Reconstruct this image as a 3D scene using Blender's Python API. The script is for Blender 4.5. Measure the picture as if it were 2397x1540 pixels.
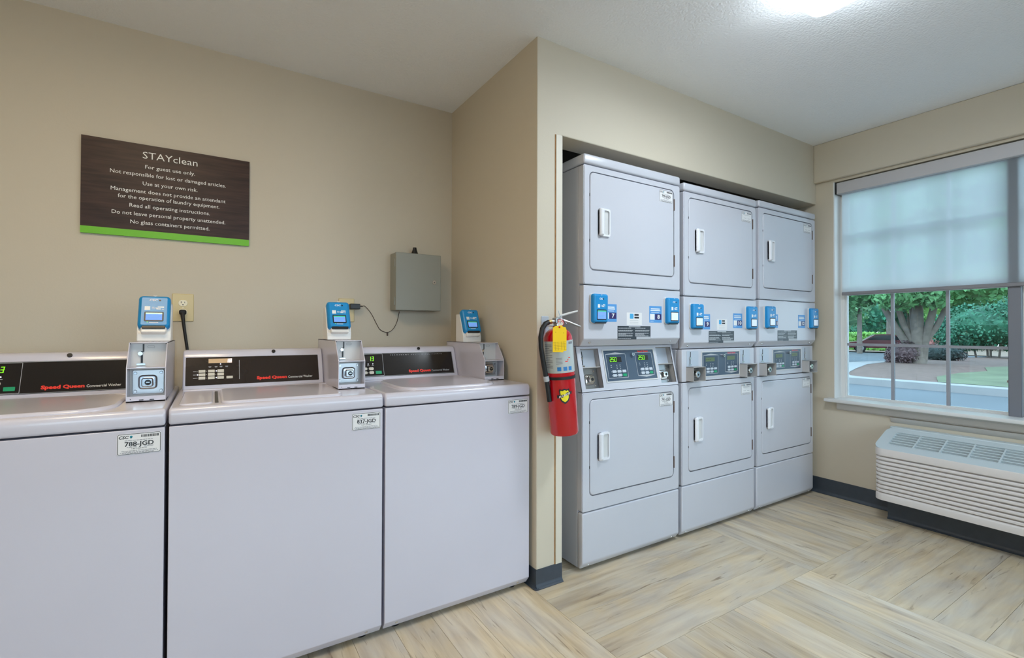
import bpy, bmesh, math, random
from mathutils import Vector, Matrix

random.seed(11)
for _o in list(bpy.data.objects):
    bpy.data.objects.remove(_o, do_unlink=True)
scene = bpy.context.scene
COL = scene.collection
PI = math.pi
V3 = Vector

# ------------------------------------------------------------------ camera
CAM_H = 1.1448
cam_data = bpy.data.cameras.new('camera')
cam = bpy.data.objects.new('camera', cam_data)
COL.objects.link(cam)
cam_data.sensor_width = 36.0
cam_data.lens = 1121.36 / 2397 * 36.0
cam_data.shift_y = -10.28 / 2397
cam_data.clip_start = 0.02
cam_data.clip_end = 400
_yaw, _pit, _rol = math.radians(31.9625), math.radians(0.5871), math.radians(0.1504)
_F = V3((math.sin(_yaw) * math.cos(_pit), math.cos(_yaw) * math.cos(_pit), math.sin(_pit)))
_R = V3((math.cos(_yaw), -math.sin(_yaw), 0))
_U = _R.cross(_F)
_R2 = _R * math.cos(_rol) + _U * math.sin(_rol)
_U2 = -_R * math.sin(_rol) + _U * math.cos(_rol)
_m = Matrix((_R2, _U2, -_F)).transposed().to_4x4()
_m.translation = V3((0, 0, CAM_H))
cam.matrix_world = _m
scene.camera = cam

# ------------------------------------------------------------------ sky, sun, exposure
SKY_STRENGTH = 5.2
SUN_STRENGTH = 1.5
LAMP_WARM = (1.0, 0.79, 0.53)
LAMP_COOL = (0.82, 0.92, 1.0)
LAMP_POWER_NEAR = 72.0      # radiance of the lamp above the floor in view
LAMP_POWER_WASH = 28.0      # radiance of the added, unseen lamp by the washers
EXPOSURE = 0.24

world = bpy.data.worlds.new('overcast_sky')
scene.world = world
world.use_nodes = True
_nt = world.node_tree
_nt.nodes.clear()
_out = _nt.nodes.new('ShaderNodeOutputWorld')
_bg = _nt.nodes.new('ShaderNodeBackground')
_tc = _nt.nodes.new('ShaderNodeTexCoord')
_sep = _nt.nodes.new('ShaderNodeSeparateXYZ')
_rmp = _nt.nodes.new('ShaderNodeValToRGB')
_rmp.color_ramp.elements[0].position = 0.0
_rmp.color_ramp.elements[0].color = (0.70, 0.86, 1.0, 1)
_rmp.color_ramp.elements[1].position = 0.8
_rmp.color_ramp.elements[1].color = (0.53, 0.76, 1.0, 1)
_nt.links.new(_tc.outputs['Generated'], _sep.inputs[0])
_nt.links.new(_sep.outputs['Z'], _rmp.inputs[0])
_nt.links.new(_rmp.outputs[0], _bg.inputs[0])
_bg.inputs[1].default_value = SKY_STRENGTH
_nt.links.new(_bg.outputs[0], _out.inputs[0])

sun_data = bpy.data.lights.new('sun', 'SUN')
sun_data.energy = SUN_STRENGTH
sun_data.angle = math.radians(12)
sun_data.color = (1.0, 0.95, 0.86)
sun = bpy.data.objects.new('sun', sun_data)
COL.objects.link(sun)
sun.rotation_euler = V3((0.62, 0.22, -0.75)).to_track_quat('-Z', 'Y').to_euler()

vs = scene.view_settings
vs.view_transform = 'Standard'
vs.look = 'None'
vs.exposure = EXPOSURE
vs.gamma = 1.0
vs.use_curve_mapping = False
scene.cycles.use_denoising = True
scene.cycles.max_bounces = 10
scene.cycles.diffuse_bounces = 6
scene.cycles.transparent_max_bounces = 24
scene.cycles.sample_clamp_indirect = 6.0
scene.cycles.caustics_reflective = False
scene.cycles.caustics_refractive = False

# ------------------------------------------------------------------ materials
def lin(c):
    c = c / 255.0
    return c / 12.92 if c <= 0.04045 else ((c + 0.055) / 1.055) ** 2.4

def rgb(r, g, b):
    return (lin(r), lin(g), lin(b), 1.0)

MATS = {}

def mat(name, col, rough=0.5, metal=0.0, spec=0.5, emit=None, estr=0.0, coat=0.0,
        noise=None, bump=None):
    """noise=(scale, amount) tints the base colour; bump=(scale, strength, distance)."""
    if name in MATS:
        return MATS[name]
    m = bpy.data.materials.new(name)
    m.use_nodes = True
    nt = m.node_tree
    p = nt.nodes['Principled BSDF']
    p.inputs['Base Color'].default_value = col
    p.inputs['Roughness'].default_value = rough
    p.inputs['Metallic'].default_value = metal
    p.inputs['Specular IOR Level'].default_value = spec
    if coat:
        p.inputs['Coat Weight'].default_value = coat
        p.inputs['Coat Roughness'].default_value = 0.12
    if emit is not None:
        p.inputs['Emission Color'].default_value = emit
        p.inputs['Emission Strength'].default_value = estr
    if noise or bump:
        tc = nt.nodes.new('ShaderNodeTexCoord')
    if noise:
        n = nt.nodes.new('ShaderNodeTexNoise')
        n.inputs['Scale'].default_value = noise[0]
        n.inputs['Detail'].default_value = 4
        nt.links.new(tc.outputs['Object'], n.inputs['Vector'])
        r = nt.nodes.new('ShaderNodeMapRange')
        r.inputs['From Min'].default_value = 0.3
        r.inputs['From Max'].default_value = 0.7
        r.inputs['To Min'].default_value = 1 - noise[1]
        r.inputs['To Max'].default_value = 1 + noise[1]
        nt.links.new(n.outputs['Fac'], r.inputs['Value'])
        mx = nt.nodes.new('ShaderNodeVectorMath')
        mx.operation = 'SCALE'
        mx.inputs[0].default_value = col[:3]
        nt.links.new(r.outputs['Result'], mx.inputs['Scale'])
        nt.links.new(mx.outputs[0], p.inputs['Base Color'])
    if bump:
        n2 = nt.nodes.new('ShaderNodeTexNoise')
        n2.inputs['Scale'].default_value = bump[0]
        n2.inputs['Detail'].default_value = 3
        nt.links.new(tc.outputs['Object'], n2.inputs['Vector'])
        b = nt.nodes.new('ShaderNodeBump')
        b.inputs['Strength'].default_value = bump[1]
        b.inputs['Distance'].default_value = bump[2]
        nt.links.new(n2.outputs['Fac'], b.inputs['Height'])
        nt.links.new(b.outputs[0], p.inputs['Normal'])
    MATS[name] = m
    return m

WALL = mat('wall_paint', rgb(203, 193, 174), 0.62, bump=(160, 0.12, 0.002))
CEIL = mat('ceiling_texture', rgb(243, 245, 248), 0.85, bump=(95, 0.55, 0.006))
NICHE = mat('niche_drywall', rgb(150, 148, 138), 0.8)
TRIMW = mat('white_trim_paint', rgb(222, 222, 220), 0.4)
JAMB = mat('jamb_board_paint', rgb(212, 204, 188), 0.5)
GROOVE = mat('unfinished_wood_edge', rgb(150, 108, 62), 0.8, noise=(40, 0.2))
BASE = mat('slate_vinyl_base', rgb(60, 68, 78), 0.38, noise=(30, 0.08))
ENAMEL = mat('white_enamel', rgb(200, 197, 208), 0.24, coat=0.25, noise=(3.0, 0.012))
ENAMEL_D = mat('dryer_enamel', rgb(196, 197, 205), 0.3, coat=0.2, noise=(3.0, 0.012))
PLASTIC = mat('white_plastic', rgb(232, 228, 222), 0.35)
PLASTIC_G = mat('grey_white_plastic', rgb(205, 204, 202), 0.4)
HANDLE = mat('white_handle_plastic', rgb(226, 226, 230), 0.35)
COINGREY = mat('coin_box_grey', rgb(180, 178, 177), 0.4)
CREAM = mat('cream_plastic', rgb(214, 196, 148), 0.4)
CREAM2 = mat('ivory_receptacle', rgb(238, 228, 200), 0.35)
BLACK = mat('black_plastic', rgb(18, 18, 20), 0.4)
RUBBER = mat('black_rubber', rgb(16, 16, 17), 0.55)
DARK = mat('dark_gap', rgb(22, 22, 24), 0.8)
PANELB = mat('dark_brown_panel', rgb(40, 30, 25), 0.2, noise=(5, 0.12))
PANELK = mat('black_console_panel', rgb(28, 23, 21), 0.14)
PANELS = mat('slate_display_panel', rgb(72, 88, 106), 0.25)
PANELN = mat('dark_slate_field', rgb(58, 74, 92), 0.25)
BLUE = mat('blue_reader_plastic', rgb(18, 136, 198), 0.35)
SCREEN = mat('lit_screen', rgb(80, 110, 170), 0.55, spec=.25, emit=rgb(130, 175, 250), estr=0.6)
SCREENG = mat('lit_screen_header', rgb(60, 170, 130), 0.2, emit=rgb(60, 190, 140), estr=0.5)
SCREENP = mat('pale_screen', rgb(205, 212, 222), 0.15, emit=rgb(190, 205, 230), estr=0.25)
LEDG = mat('green_digits', rgb(120, 220, 30), 0.3, emit=rgb(130, 240, 20), estr=0.8)
LEDW = mat('white_digits', rgb(240, 240, 255), 0.3, emit=rgb(235, 235, 255), estr=1.3)
LCD = mat('amber_display', rgb(214, 180, 140), 0.25)
LCDD = mat('dim_green_display', rgb(92, 108, 70), 0.3)
GREENB = mat('green_button', rgb(10, 150, 100), 0.4)
BUTTON = mat('pale_button', rgb(205, 198, 182), 0.45)
BUTTON2 = mat('grey_button', rgb(190, 198, 208), 0.45)
WHITE = mat('white_print', rgb(235, 235, 232), 0.5)
SILVER = mat('silver_print', rgb(175, 178, 182), 0.4)
REDP = mat('red_print', rgb(232, 44, 24), 0.45)
PINKP = mat('faded_red_print', rgb(214, 84, 100), 0.45)
INK = mat('black_ink', rgb(24, 24, 28), 0.5)
INKG = mat('grey_ink', rgb(120, 120, 126), 0.5)
PAPER = mat('sticker_paper', rgb(226, 224, 224), 0.4)
TEAL = mat('teal_print', rgb(10, 130, 150), 0.4)
STICKB = mat('blue_sticker', rgb(84, 150, 210), 0.4)
NAVY = mat('navy_print', rgb(44, 34, 96), 0.4)
SKYB = mat('sky_blue_print', rgb(70, 165, 215), 0.4)
STEEL = mat('brushed_steel', rgb(176, 178, 180), 0.28, metal=1.0, noise=(20, 0.06))
CHROME = mat('bright_chrome', rgb(215, 215, 215), 0.12, metal=1.0)
ZINC = mat('zinc_coin_plate', rgb(188, 194, 204), 0.35, metal=0.35)
GREYBOX = mat('grey_painted_steel', rgb(150, 150, 140), 0.45)
SIGNG = mat('lime_green_print', rgb(110, 190, 10), 0.4)
REDX = mat('red_gloss_paint', rgb(186, 6, 24), 0.18, coat=0.5)
YELLOW = mat('yellow_card', rgb(244, 204, 12), 0.6)
YELLOW2 = mat('yellow_emblem', rgb(238, 222, 20), 0.4)
LABELG = mat('silver_label_film', rgb(178, 184, 182), 0.35)
BRASS = mat('brass', rgb(186, 140, 76), 0.3, metal=1.0)
PTACW = mat('ptac_plastic', rgb(216, 210, 206), 0.42)
PTACT = mat('ptac_grille_plastic', rgb(196, 208, 212), 0.42)
PTACD = mat('ptac_inner_dark', rgb(70, 84, 92), 0.6)
WINF = mat('window_frame_grey', rgb(150, 152, 158), 0.4)  # white vinyl muntins; their backlit shade is put into this grey
RAIL = mat('blind_rail_grey', rgb(128, 126, 130), 0.45)
FASCIA = mat('blind_fascia_grey', rgb(192, 190, 192), 0.45)
LEDOFF = mat('indicator_lamp', rgb(225, 230, 255), 0.3, emit=rgb(220, 225, 255), estr=1.2)
RUST = mat('worn_hinge', rgb(90, 70, 60), 0.6)

def shader_mat(name):
    m = bpy.data.materials.new(name)
    m.use_nodes = True
    m.node_tree.nodes.clear()
    o = m.node_tree.nodes.new('ShaderNodeOutputMaterial')
    MATS[name] = m
    return m, m.node_tree, o

def make_glass(name='screened_window_glass', tint=(0.69, 0.73, 0.73, 1)):  # default tint is added to dim the view outdoors; there is no screen
    m, nt, o = shader_mat(name)
    tr = nt.nodes.new('ShaderNodeBsdfTransparent')
    tr.inputs[0].default_value = tint
    gl = nt.nodes.new('ShaderNodeBsdfGlossy')
    gl.inputs['Roughness'].default_value = 0.02
    lw = nt.nodes.new('ShaderNodeFresnel')
    lw.inputs['IOR'].default_value = 1.35
    mx = nt.nodes.new('ShaderNodeMixShader')
    nt.links.new(lw.outputs[0], mx.inputs[0])
    nt.links.new(tr.outputs[0], mx.inputs[1])
    nt.links.new(gl.outputs[0], mx.inputs[2])
    nt.links.new(mx.outputs[0], o.inputs[0])
    return m

def make_blind():
    m, nt, o = shader_mat('solar_shade_weave')
    tr = nt.nodes.new('ShaderNodeBsdfTransparent')
    tr.inputs[0].default_value = (0.92, 0.97, 1, 1)
    tl = nt.nodes.new('ShaderNodeBsdfTranslucent')
    tl.inputs[0].default_value = (0.92, 0.98, 1.0, 1)
    df = nt.nodes.new('ShaderNodeBsdfDiffuse')
    df.inputs[0].default_value = (0.62, 0.64, 0.65, 1)
    m1 = nt.nodes.new('ShaderNodeMixShader')
    m1.inputs[0].default_value = 0.22
    m2 = nt.nodes.new('ShaderNodeMixShader')
    m2.inputs[0].default_value = 0.11
    nt.links.new(tl.outputs[0], m1.inputs[1])
    nt.links.new(df.outputs[0], m1.inputs[2])
    nt.links.new(m1.outputs[0], m2.inputs[1])
    nt.links.new(tr.outputs[0], m2.inputs[2])
    nt.links.new(m2.outputs[0], o.inputs[0])
    return m

GLASS = make_glass()
GLASS_CLEAR = make_glass('clear_glass', (0.95, 0.97, 0.97, 1))
BLIND = make_blind()

def make_lamp(name, power, colour):
    m, nt, o = shader_mat(name)
    e = nt.nodes.new('ShaderNodeEmission')
    e.inputs[0].default_value = (*colour, 1)
    e.inputs[1].default_value = power
    nt.links.new(e.outputs[0], o.inputs[0])
    return m

def make_wood():
    m = bpy.data.materials.new('weathered_oak_vinyl')
    m.use_nodes = True
    nt = m.node_tree
    p = nt.nodes['Principled BSDF']
    p.inputs['Roughness'].default_value = 0.42
    L = nt.links.new
    tc = nt.nodes.new('ShaderNodeTexCoord')
    oi = nt.nodes.new('ShaderNodeObjectInfo')
    off = nt.nodes.new('ShaderNodeVectorMath'); off.operation = 'SCALE'
    off.inputs[0].default_value = (37.0, 91.0, 53.0)
    L(oi.outputs['Random'], off.inputs['Scale'])
    add = nt.nodes.new('ShaderNodeVectorMath'); add.operation = 'ADD'
    L(tc.outputs['Object'], add.inputs[0]); L(off.outputs[0], add.inputs[1])
    def noise(sx, sy, scale, detail, dist=0.0):
        mp = nt.nodes.new('ShaderNodeMapping')
        mp.inputs['Scale'].default_value = (sx, sy, 1)
        L(add.outputs[0], mp.inputs['Vector'])
        n = nt.nodes.new('ShaderNodeTexNoise')
        n.inputs['Scale'].default_value = scale
        n.inputs['Detail'].default_value = detail
        n.inputs['Distortion'].default_value = dist
        L(mp.outputs[0], n.inputs['Vector'])
        return n
    big = noise(0.8, 3.2, 2.6, 4, 0.8)
    grain = noise(1.0, 10.0, 3.4, 9, 0.6)
    patch = noise(1.4, 3.0, 3.0, 5, 0.6)
    crack = noise(1.3, 13.0, 2.6, 6, 1.6)
    r1 = nt.nodes.new('ShaderNodeValToRGB')
    e = r1.color_ramp.elements
    e[0].position = 0.32; e[0].color = rgb(146, 122, 94)
    e[1].position = 0.66; e[1].color = rgb(220, 208, 184)
    k = e.new(0.5); k.color = rgb(196, 180, 154)
    mixf = nt.nodes.new('ShaderNodeMath'); mixf.operation = 'MULTIPLY_ADD'
    mixf.inputs[1].default_value = 0.55
    L(grain.outputs['Fac'], mixf.inputs[0])
    b2 = nt.nodes.new('ShaderNodeMath'); b2.operation = 'MULTIPLY'
    b2.inputs[1].default_value = 0.45
    L(big.outputs['Fac'], b2.inputs[0]); L(b2.outputs[0], mixf.inputs[2])
    L(mixf.outputs[0], r1.inputs[0])
    r2 = nt.nodes.new('ShaderNodeValToRGB')
    e = r2.color_ramp.elements
    e[0].position = 0.35; e[0].color = rgb(216, 194, 154)
    e[1].position = 0.66; e[1].color = rgb(188, 184, 178)
    L(patch.outputs['Fac'], r2.inputs[0])
    mx = nt.nodes.new('ShaderNodeMix'); mx.data_type = 'RGBA'; mx.blend_type = 'MIX'
    mx.inputs['Factor'].default_value = 0.42
    L(r1.outputs[0], mx.inputs['A']); L(r2.outputs[0], mx.inputs['B'])
    # plank to plank tone
    mr = nt.nodes.new('ShaderNodeMapRange')
    mr.inputs['To Min'].default_value = 0.86; mr.inputs['To Max'].default_value = 1.10
    L(oi.outputs['Random'], mr.inputs['Value'])
    sc = nt.nodes.new('ShaderNodeVectorMath'); sc.operation = 'SCALE'
    L(mx.outputs['Result'], sc.inputs[0]); L(mr.outputs['Result'], sc.inputs['Scale'])
    # dark checks along the grain
    cr = nt.nodes.new('ShaderNodeValToRGB')
    e = cr.color_ramp.elements
    e[0].position = 0.61; e[0].color = (1, 1, 1, 1)
    e[1].position = 0.76; e[1].color = (0.38, 0.31, 0.25, 1)
    L(crack.outputs['Fac'], cr.inputs[0])
    mu = nt.nodes.new('ShaderNodeVectorMath'); mu.operation = 'MULTIPLY'
    L(sc.outputs[0], mu.inputs[0]); L(cr.outputs[0], mu.inputs[1])
    L(mu.outputs[0], p.inputs['Base Color'])
    bp = nt.nodes.new('ShaderNodeBump'); bp.inputs['Strength'].default_value = 0.12
    bp.inputs['Distance'].default_value = 0.001
    L(grain.outputs['Fac'], bp.inputs['Height']); L(bp.outputs[0], p.inputs['Normal'])
    return m

WOOD = make_wood()

def make_sign_wood():
    m = bpy.data.materials.new('dark_walnut_print')
    m.use_nodes = True
    nt = m.node_tree
    p = nt.nodes['Principled BSDF']
    p.inputs['Roughness'].default_value = 0.42
    p.inputs['Specular IOR Level'].default_value = 0.3
    tc = nt.nodes.new('ShaderNodeTexCoord')
    mp = nt.nodes.new('ShaderNodeMapping')
    mp.inputs['Scale'].default_value = (2, 1, 22)
    n = nt.nodes.new('ShaderNodeTexNoise')
    n.inputs['Scale'].default_value = 3.0
    n.inputs['Detail'].default_value = 7
    n.inputs['Distortion'].default_value = 0.4
    r = nt.nodes.new('ShaderNodeValToRGB')
    r.color_ramp.elements[0].position = 0.3
    r.color_ramp.elements[0].color = rgb(38, 21, 16)
    r.color_ramp.elements[1].position = 0.75
    r.color_ramp.elements[1].color = rgb(70, 46, 37)
    nt.links.new(tc.outputs['Object'], mp.inputs[0])
    nt.links.new(mp.outputs[0], n.inputs[0])
    nt.links.new(n.outputs['Fac'], r.inputs[0])
    nt.links.new(r.outputs[0], p.inputs['Base Color'])
    return m

SIGNW = make_sign_wood()

# ------------------------------------------------------------------ mesh helpers
class Frame:
    """A surface frame: origin, right, up, outward normal."""
    def __init__(self, o, u=(1, 0, 0), v=(0, 0, 1)):
        self.o = V3(o); self.u = V3(u).normalized(); self.v = V3(v).normalized()
        self.n = self.u.cross(self.v).normalized()
    def p(self, a, b, c=0.0):
        return self.o + self.u * a + self.v * b + self.n * c
    def at(self, a, b, c=0.0):
        return Frame(self.p(a, b, c), self.u, self.v)

def rrect(u0, u1, v0, v1, r, seg=4):
    r = max(1e-5, min(r, (u1 - u0) / 2 - 1e-5, (v1 - v0) / 2 - 1e-5))
    pts = []
    for cx, cy, a0 in ((u1 - r, v0 + r, -90), (u1 - r, v1 - r, 0), (u0 + r, v1 - r, 90), (u0 + r, v0 + r, 180)):
        for i in range(seg + 1):
            a = math.radians(a0 + 90.0 * i / seg)
            pts.append((cx + r * math.cos(a), cy + r * math.sin(a)))
    return pts

_text_cache = {}

def text_geo(s, bold=0.0, shear=0.0, space=1.0):
    key = (s, bold, shear, space)
    if key in _text_cache:
        return _text_cache[key]
    def one(t):
        cu = bpy.data.curves.new('lettering_source', 'FONT')
        cu.body = t; cu.size = 1.0; cu.offset = bold; cu.shear = shear; cu.space_character = space
        cu.resolution_u = 2
        ob = bpy.data.objects.new('lettering_source', cu)
        COL.objects.link(ob)
        bpy.context.view_layer.update()
        me = bpy.data.meshes.new_from_object(ob.evaluated_get(bpy.context.evaluated_depsgraph_get()))
        vs_ = [(v.co.x, v.co.y) for v in me.vertices]
        fs_ = [tuple(p.vertices) for p in me.polygons]
        bpy.data.objects.remove(ob, do_unlink=True)
        bpy.data.curves.remove(cu); bpy.data.meshes.remove(me)
        return vs_, fs_
    vs_, fs_ = one(s)
    xs = [v[0] for v in vs_] or [0, 1]
    res = (vs_, fs_, min(xs), max(xs), 0.70)
    _text_cache[key] = res
    return res

class MB:
    def __init__(self):
        self.v = []; self.f = []; self.flat = set()
    def add(self, vs_, fs_):
        b = len(self.v)
        self.v += [V3(p) for p in vs_]
        self.f += [tuple(i + b for i in f) for f in fs_]
        return self
    def _bm(self, bm):
        bm.verts.index_update()
        ar = [f.calc_area() for f in bm.faces]
        big = max(ar) * .12 if ar else 0
        if len(ar) > 6:
            self.flat |= {len(self.f) + i for i, a in enumerate(ar) if a > big}
        self.add([v.co.copy() for v in bm.verts], [[v.index for v in f.verts] for f in bm.faces])
        bm.free()
        return self
    def box(self, x0, x1, y0, y1, z0, z1, r=0.0, seg=2):
        bm = bmesh.new()
        bmesh.ops.create_cube(bm, size=1.0)
        for v in bm.verts:
            v.co = V3(((x0 + x1) / 2 + v.co.x * (x1 - x0), (y0 + y1) / 2 + v.co.y * (y1 - y0), (z0 + z1) / 2 + v.co.z * (z1 - z0)))
        if r:
            bmesh.ops.bevel(bm, geom=list(bm.edges), offset=r, segments=seg, affect='EDGES', profile=0.5, clamp_overlap=True)
        return self._bm(bm)
    def fbox(self, F, u0, u1, v0, v1, n0, n1):
        c = [F.p(a, b, n) for n in (n0, n1) for b in (v0, v1) for a in (u0, u1)]
        return self.add(c, [(0, 2, 3, 1), (4, 5, 7, 6), (0, 1, 5, 4), (2, 6, 7, 3), (0, 4, 6, 2), (1, 3, 7, 5)])
    def poly(self, F, pts, n0, n1):
        k = len(pts)
        vs_ = [F.p(a, b, n0) for a, b in pts] + [F.p(a, b, n1) for a, b in pts]
        fs_ = [tuple(range(k))[::-1], tuple(range(k, 2 * k))]
        fs_ += [(i, (i + 1) % k, k + (i + 1) % k, k + i) for i in range(k)]
        return self.add(vs_, fs_)
    def prism(self, axis, prof, a0, a1, r=0.0, seg=2):
        """prof in the two other axes, cyclic order; extruded along axis."""
        bm = bmesh.new()
        def P(a, q):
            return {'x': (a, q[0], q[1]), 'y': (q[0], a, q[1]), 'z': (q[0], q[1], a)}[axis]
        A = [bm.verts.new(P(a0, q)) for q in prof]
        B = [bm.verts.new(P(a1, q)) for q in prof]
        k = len(prof)
        bm.faces.new(A[::-1]); bm.faces.new(B)
        for i in range(k):
            bm.faces.new((A[i], A[(i + 1) % k], B[(i + 1) % k], B[i]))
        bmesh.ops.recalc_face_normals(bm, faces=list(bm.faces))
        if r:
            bmesh.ops.bevel(bm, geom=list(bm.edges), offset=r, segments=seg, affect='EDGES', profile=0.5, clamp_overlap=True)
        return self._bm(bm)
    def plate(self, F, u0, u1, v0, v1, rad, n0, n1, bev=0.0, seg=4):
        o = rrect(u0, u1, v0, v1, rad, seg); k = len(o)
        rings = [(o, n0), (o, n1 - bev)]
        if bev:
            rings.append((rrect(u0 + bev * .35, u1 - bev * .35, v0 + bev * .35, v1 - bev * .35, max(rad - bev * .35, 1e-4), seg), n1 - bev * .35))
            rings.append((rrect(u0 + bev, u1 - bev, v0 + bev, v1 - bev, max(rad - bev, 1e-4), seg), n1))
        vs_ = [F.p(a, b, n) for pts, n in rings for a, b in pts]
        m = len(rings)
        self.flat |= {len(self.f), len(self.f) + 1}
        fs_ = [tuple(range(k))[::-1], tuple(range((m - 1) * k, m * k))]
        for j in range(m - 1):
            fs_ += [(j * k + i, j * k + (i + 1) % k, (j + 1) * k + (i + 1) % k, (j + 1) * k + i) for i in range(k)]
        return self.add(vs_, fs_)
    def ring(self, F, outer, inner, n0, n1):
        k = len(outer)
        vs_ = [F.p(a, b, n) for n in (n0, n1) for pts in (outer, inner) for a, b in pts]
        o0, i0, o1, i1 = 0, k, 2 * k, 3 * k
        fs_ = []
        for i in range(k):
            j = (i + 1) % k
            fs_ += [(o1 + i, o1 + j, i1 + j, i1 + i), (o0 + j, o0 + i, i0 + i, i0 + j),
                    (o0 + i, o0 + j, o1 + j, o1 + i), (i0 + j, i0 + i, i1 + i, i1 + j)]
        return self.add(vs_, fs_)
    def outline(self, F, u0, u1, v0, v1, rad, w, n0, n1):
        return self.ring(F, rrect(u0, u1, v0, v1, rad), rrect(u0 + w, u1 - w, v0 + w, v1 - w, max(rad - w, 1e-4)), n0, n1)
    def cyl(self, p0, p1, r0, r1=None, seg=16):
        p0, p1 = V3(p0), V3(p1)
        r1 = r0 if r1 is None else r1
        d = (p1 - p0).normalized()
        a = d.orthogonal().normalized(); b = d.cross(a)
        vs_ = []
        for p, r in ((p0, r0), (p1, r1)):
            vs_ += [p + (a * math.cos(2 * PI * i / seg) + b * math.sin(2 * PI * i / seg)) * r for i in range(seg)]
        fs_ = [tuple(range(seg))[::-1], tuple(range(seg, 2 * seg))]
        fs_ += [(i, (i + 1) % seg, seg + (i + 1) % seg, seg + i) for i in range(seg)]
        return self.add(vs_, fs_)
    def tube(self, path, r, seg=8):
        path = [V3(p) for p in path]
        rs = r if isinstance(r, (list, tuple)) else [r] * len(path)
        ref = None; vs_ = []
        for i, p in enumerate(path):
            d = (path[min(i + 1, len(path) - 1)] - path[max(i - 1, 0)]).normalized()
            if ref is None:
                ref = d.orthogonal().normalized()
            a = (ref - d * ref.dot(d)).normalized(); ref = a
            b = d.cross(a)
            vs_ += [p + (a * math.cos(2 * PI * k / seg) + b * math.sin(2 * PI * k / seg)) * rs[i] for k in range(seg)]
        fs_ = [tuple(range(seg))[::-1], tuple(range(len(vs_) - seg, len(vs_)))]
        for j in range(len(path) - 1):
            fs_ += [(j * seg + k, j * seg + (k + 1) % seg, (j + 1) * seg + (k + 1) % seg, (j + 1) * seg + k) for k in range(seg)]
        return self.add(vs_, fs_)
    def lathe(self, prof, seg=32, closed=True):
        """profile of (radius, z) around the local z axis."""
        vs_ = []
        for r, z in prof:
            vs_ += [V3((r * math.cos(2 * PI * k / seg), r * math.sin(2 * PI * k / seg), z)) for k in range(seg)]
        m = len(prof); fs_ = []
        for j in range(m - 1):
            fs_ += [(j * seg + k, j * seg + (k + 1) % seg, (j + 1) * seg + (k + 1) % seg, (j + 1) * seg + k) for k in range(seg)]
        if closed:
            fs_ += [tuple(range(seg))[::-1], tuple(range((m - 1) * seg, m * seg))]
        return self.add(vs_, fs_)
    def text(self, F, s, u, v, cap, width=None, align='C', n=0.0, bold=0.0, shear=0.0, space=1.0):
        vs_, fs_, x0, x1, ch = text_geo(s, bold, shear, space)
        sy = cap / ch
        sx = sy if width is None else width / max(x1 - x0, 1e-6)
        w = (x1 - x0) * sx
        left = {'C': u - w / 2, 'L': u, 'R': u - w}[align]
        return self.add([F.p(left + (a - x0) * sx, v + b * sy, n) for a, b in vs_], fs_)
    def seg7(self, F, s, u, v, w, h, t, n0, n1, gap=0.35):
        SEG = {'0': 'abcdef', '1': 'bc', '2': 'abged', '3': 'abgcd', '5': 'afgcd', '8': 'abcdefg', '-': 'g'}
        for i, ch in enumerate(s):
            x = u + i * w * (1 + gap)
            for c in SEG[ch]:
                q = {'a': (0, w, h - t, h), 'g': (0, w, h / 2 - t / 2, h / 2 + t / 2), 'd': (0, w, 0, t),
                     'f': (0, t, h / 2, h), 'e': (0, t, 0, h / 2), 'b': (w - t, w, h / 2, h), 'c': (w - t, w, 0, h / 2)}[c]
                sl = h * 0.12
                self.fbox(F, x + q[0] + sl * q[2] / h, x + q[1] + sl * q[2] / h, v + q[2], v + q[3], n0, n1)
        return self
    def build(self, name, m, parent=None, smooth=38):
        me = bpy.data.meshes.new(name)
        me.from_pydata([tuple(p) for p in self.v], [], self.f)
        me.validate(verbose=False)
        me.materials.append(m)
        if smooth:
            me.shade_smooth()
            me.set_sharp_from_angle(angle=math.radians(smooth))
            if len(me.polygons) == len(self.f):
                for i in self.flat:
                    me.polygons[i].use_smooth = False
        ob = bpy.data.objects.new(name, me)
        COL.objects.link(ob)
        if parent is not None:
            ob.parent = parent
        if name in ('icon_print', 'fine_print', 'markings', 'bar_code', 'tag_print', 'vent_slot'):
            ob['kind'] = 'stuff'          # print too fine to pick apart
        return ob

def thing(name, label, cat, loc=(0, 0, 0), rot=(0, 0, 0), group=None):
    o = bpy.data.objects.new(name, None)
    COL.objects.link(o)
    o.empty_display_size = 0.1
    o.location = loc; o.rotation_euler = rot
    return tag(o, label, cat, group)

def tag(o, label, cat, group=None):
    o['label'] = label; o['category'] = cat
    if group:
        o['group'] = group
    return o

def struct(o):
    o['kind'] = 'structure'
    return o

def sub(parent_obj, mb, name, m, smooth=38):
    return mb.build(name, m, parent_obj, smooth)
# ------------------------------------------------------------------ room shell
YB, YW, XC, XO, XW, HC = 2.647, 1.7457, 1.219, 1.357, 3.645, 2.455
XL, YR = -1.75, -2.3
SOF = 2.04

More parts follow.
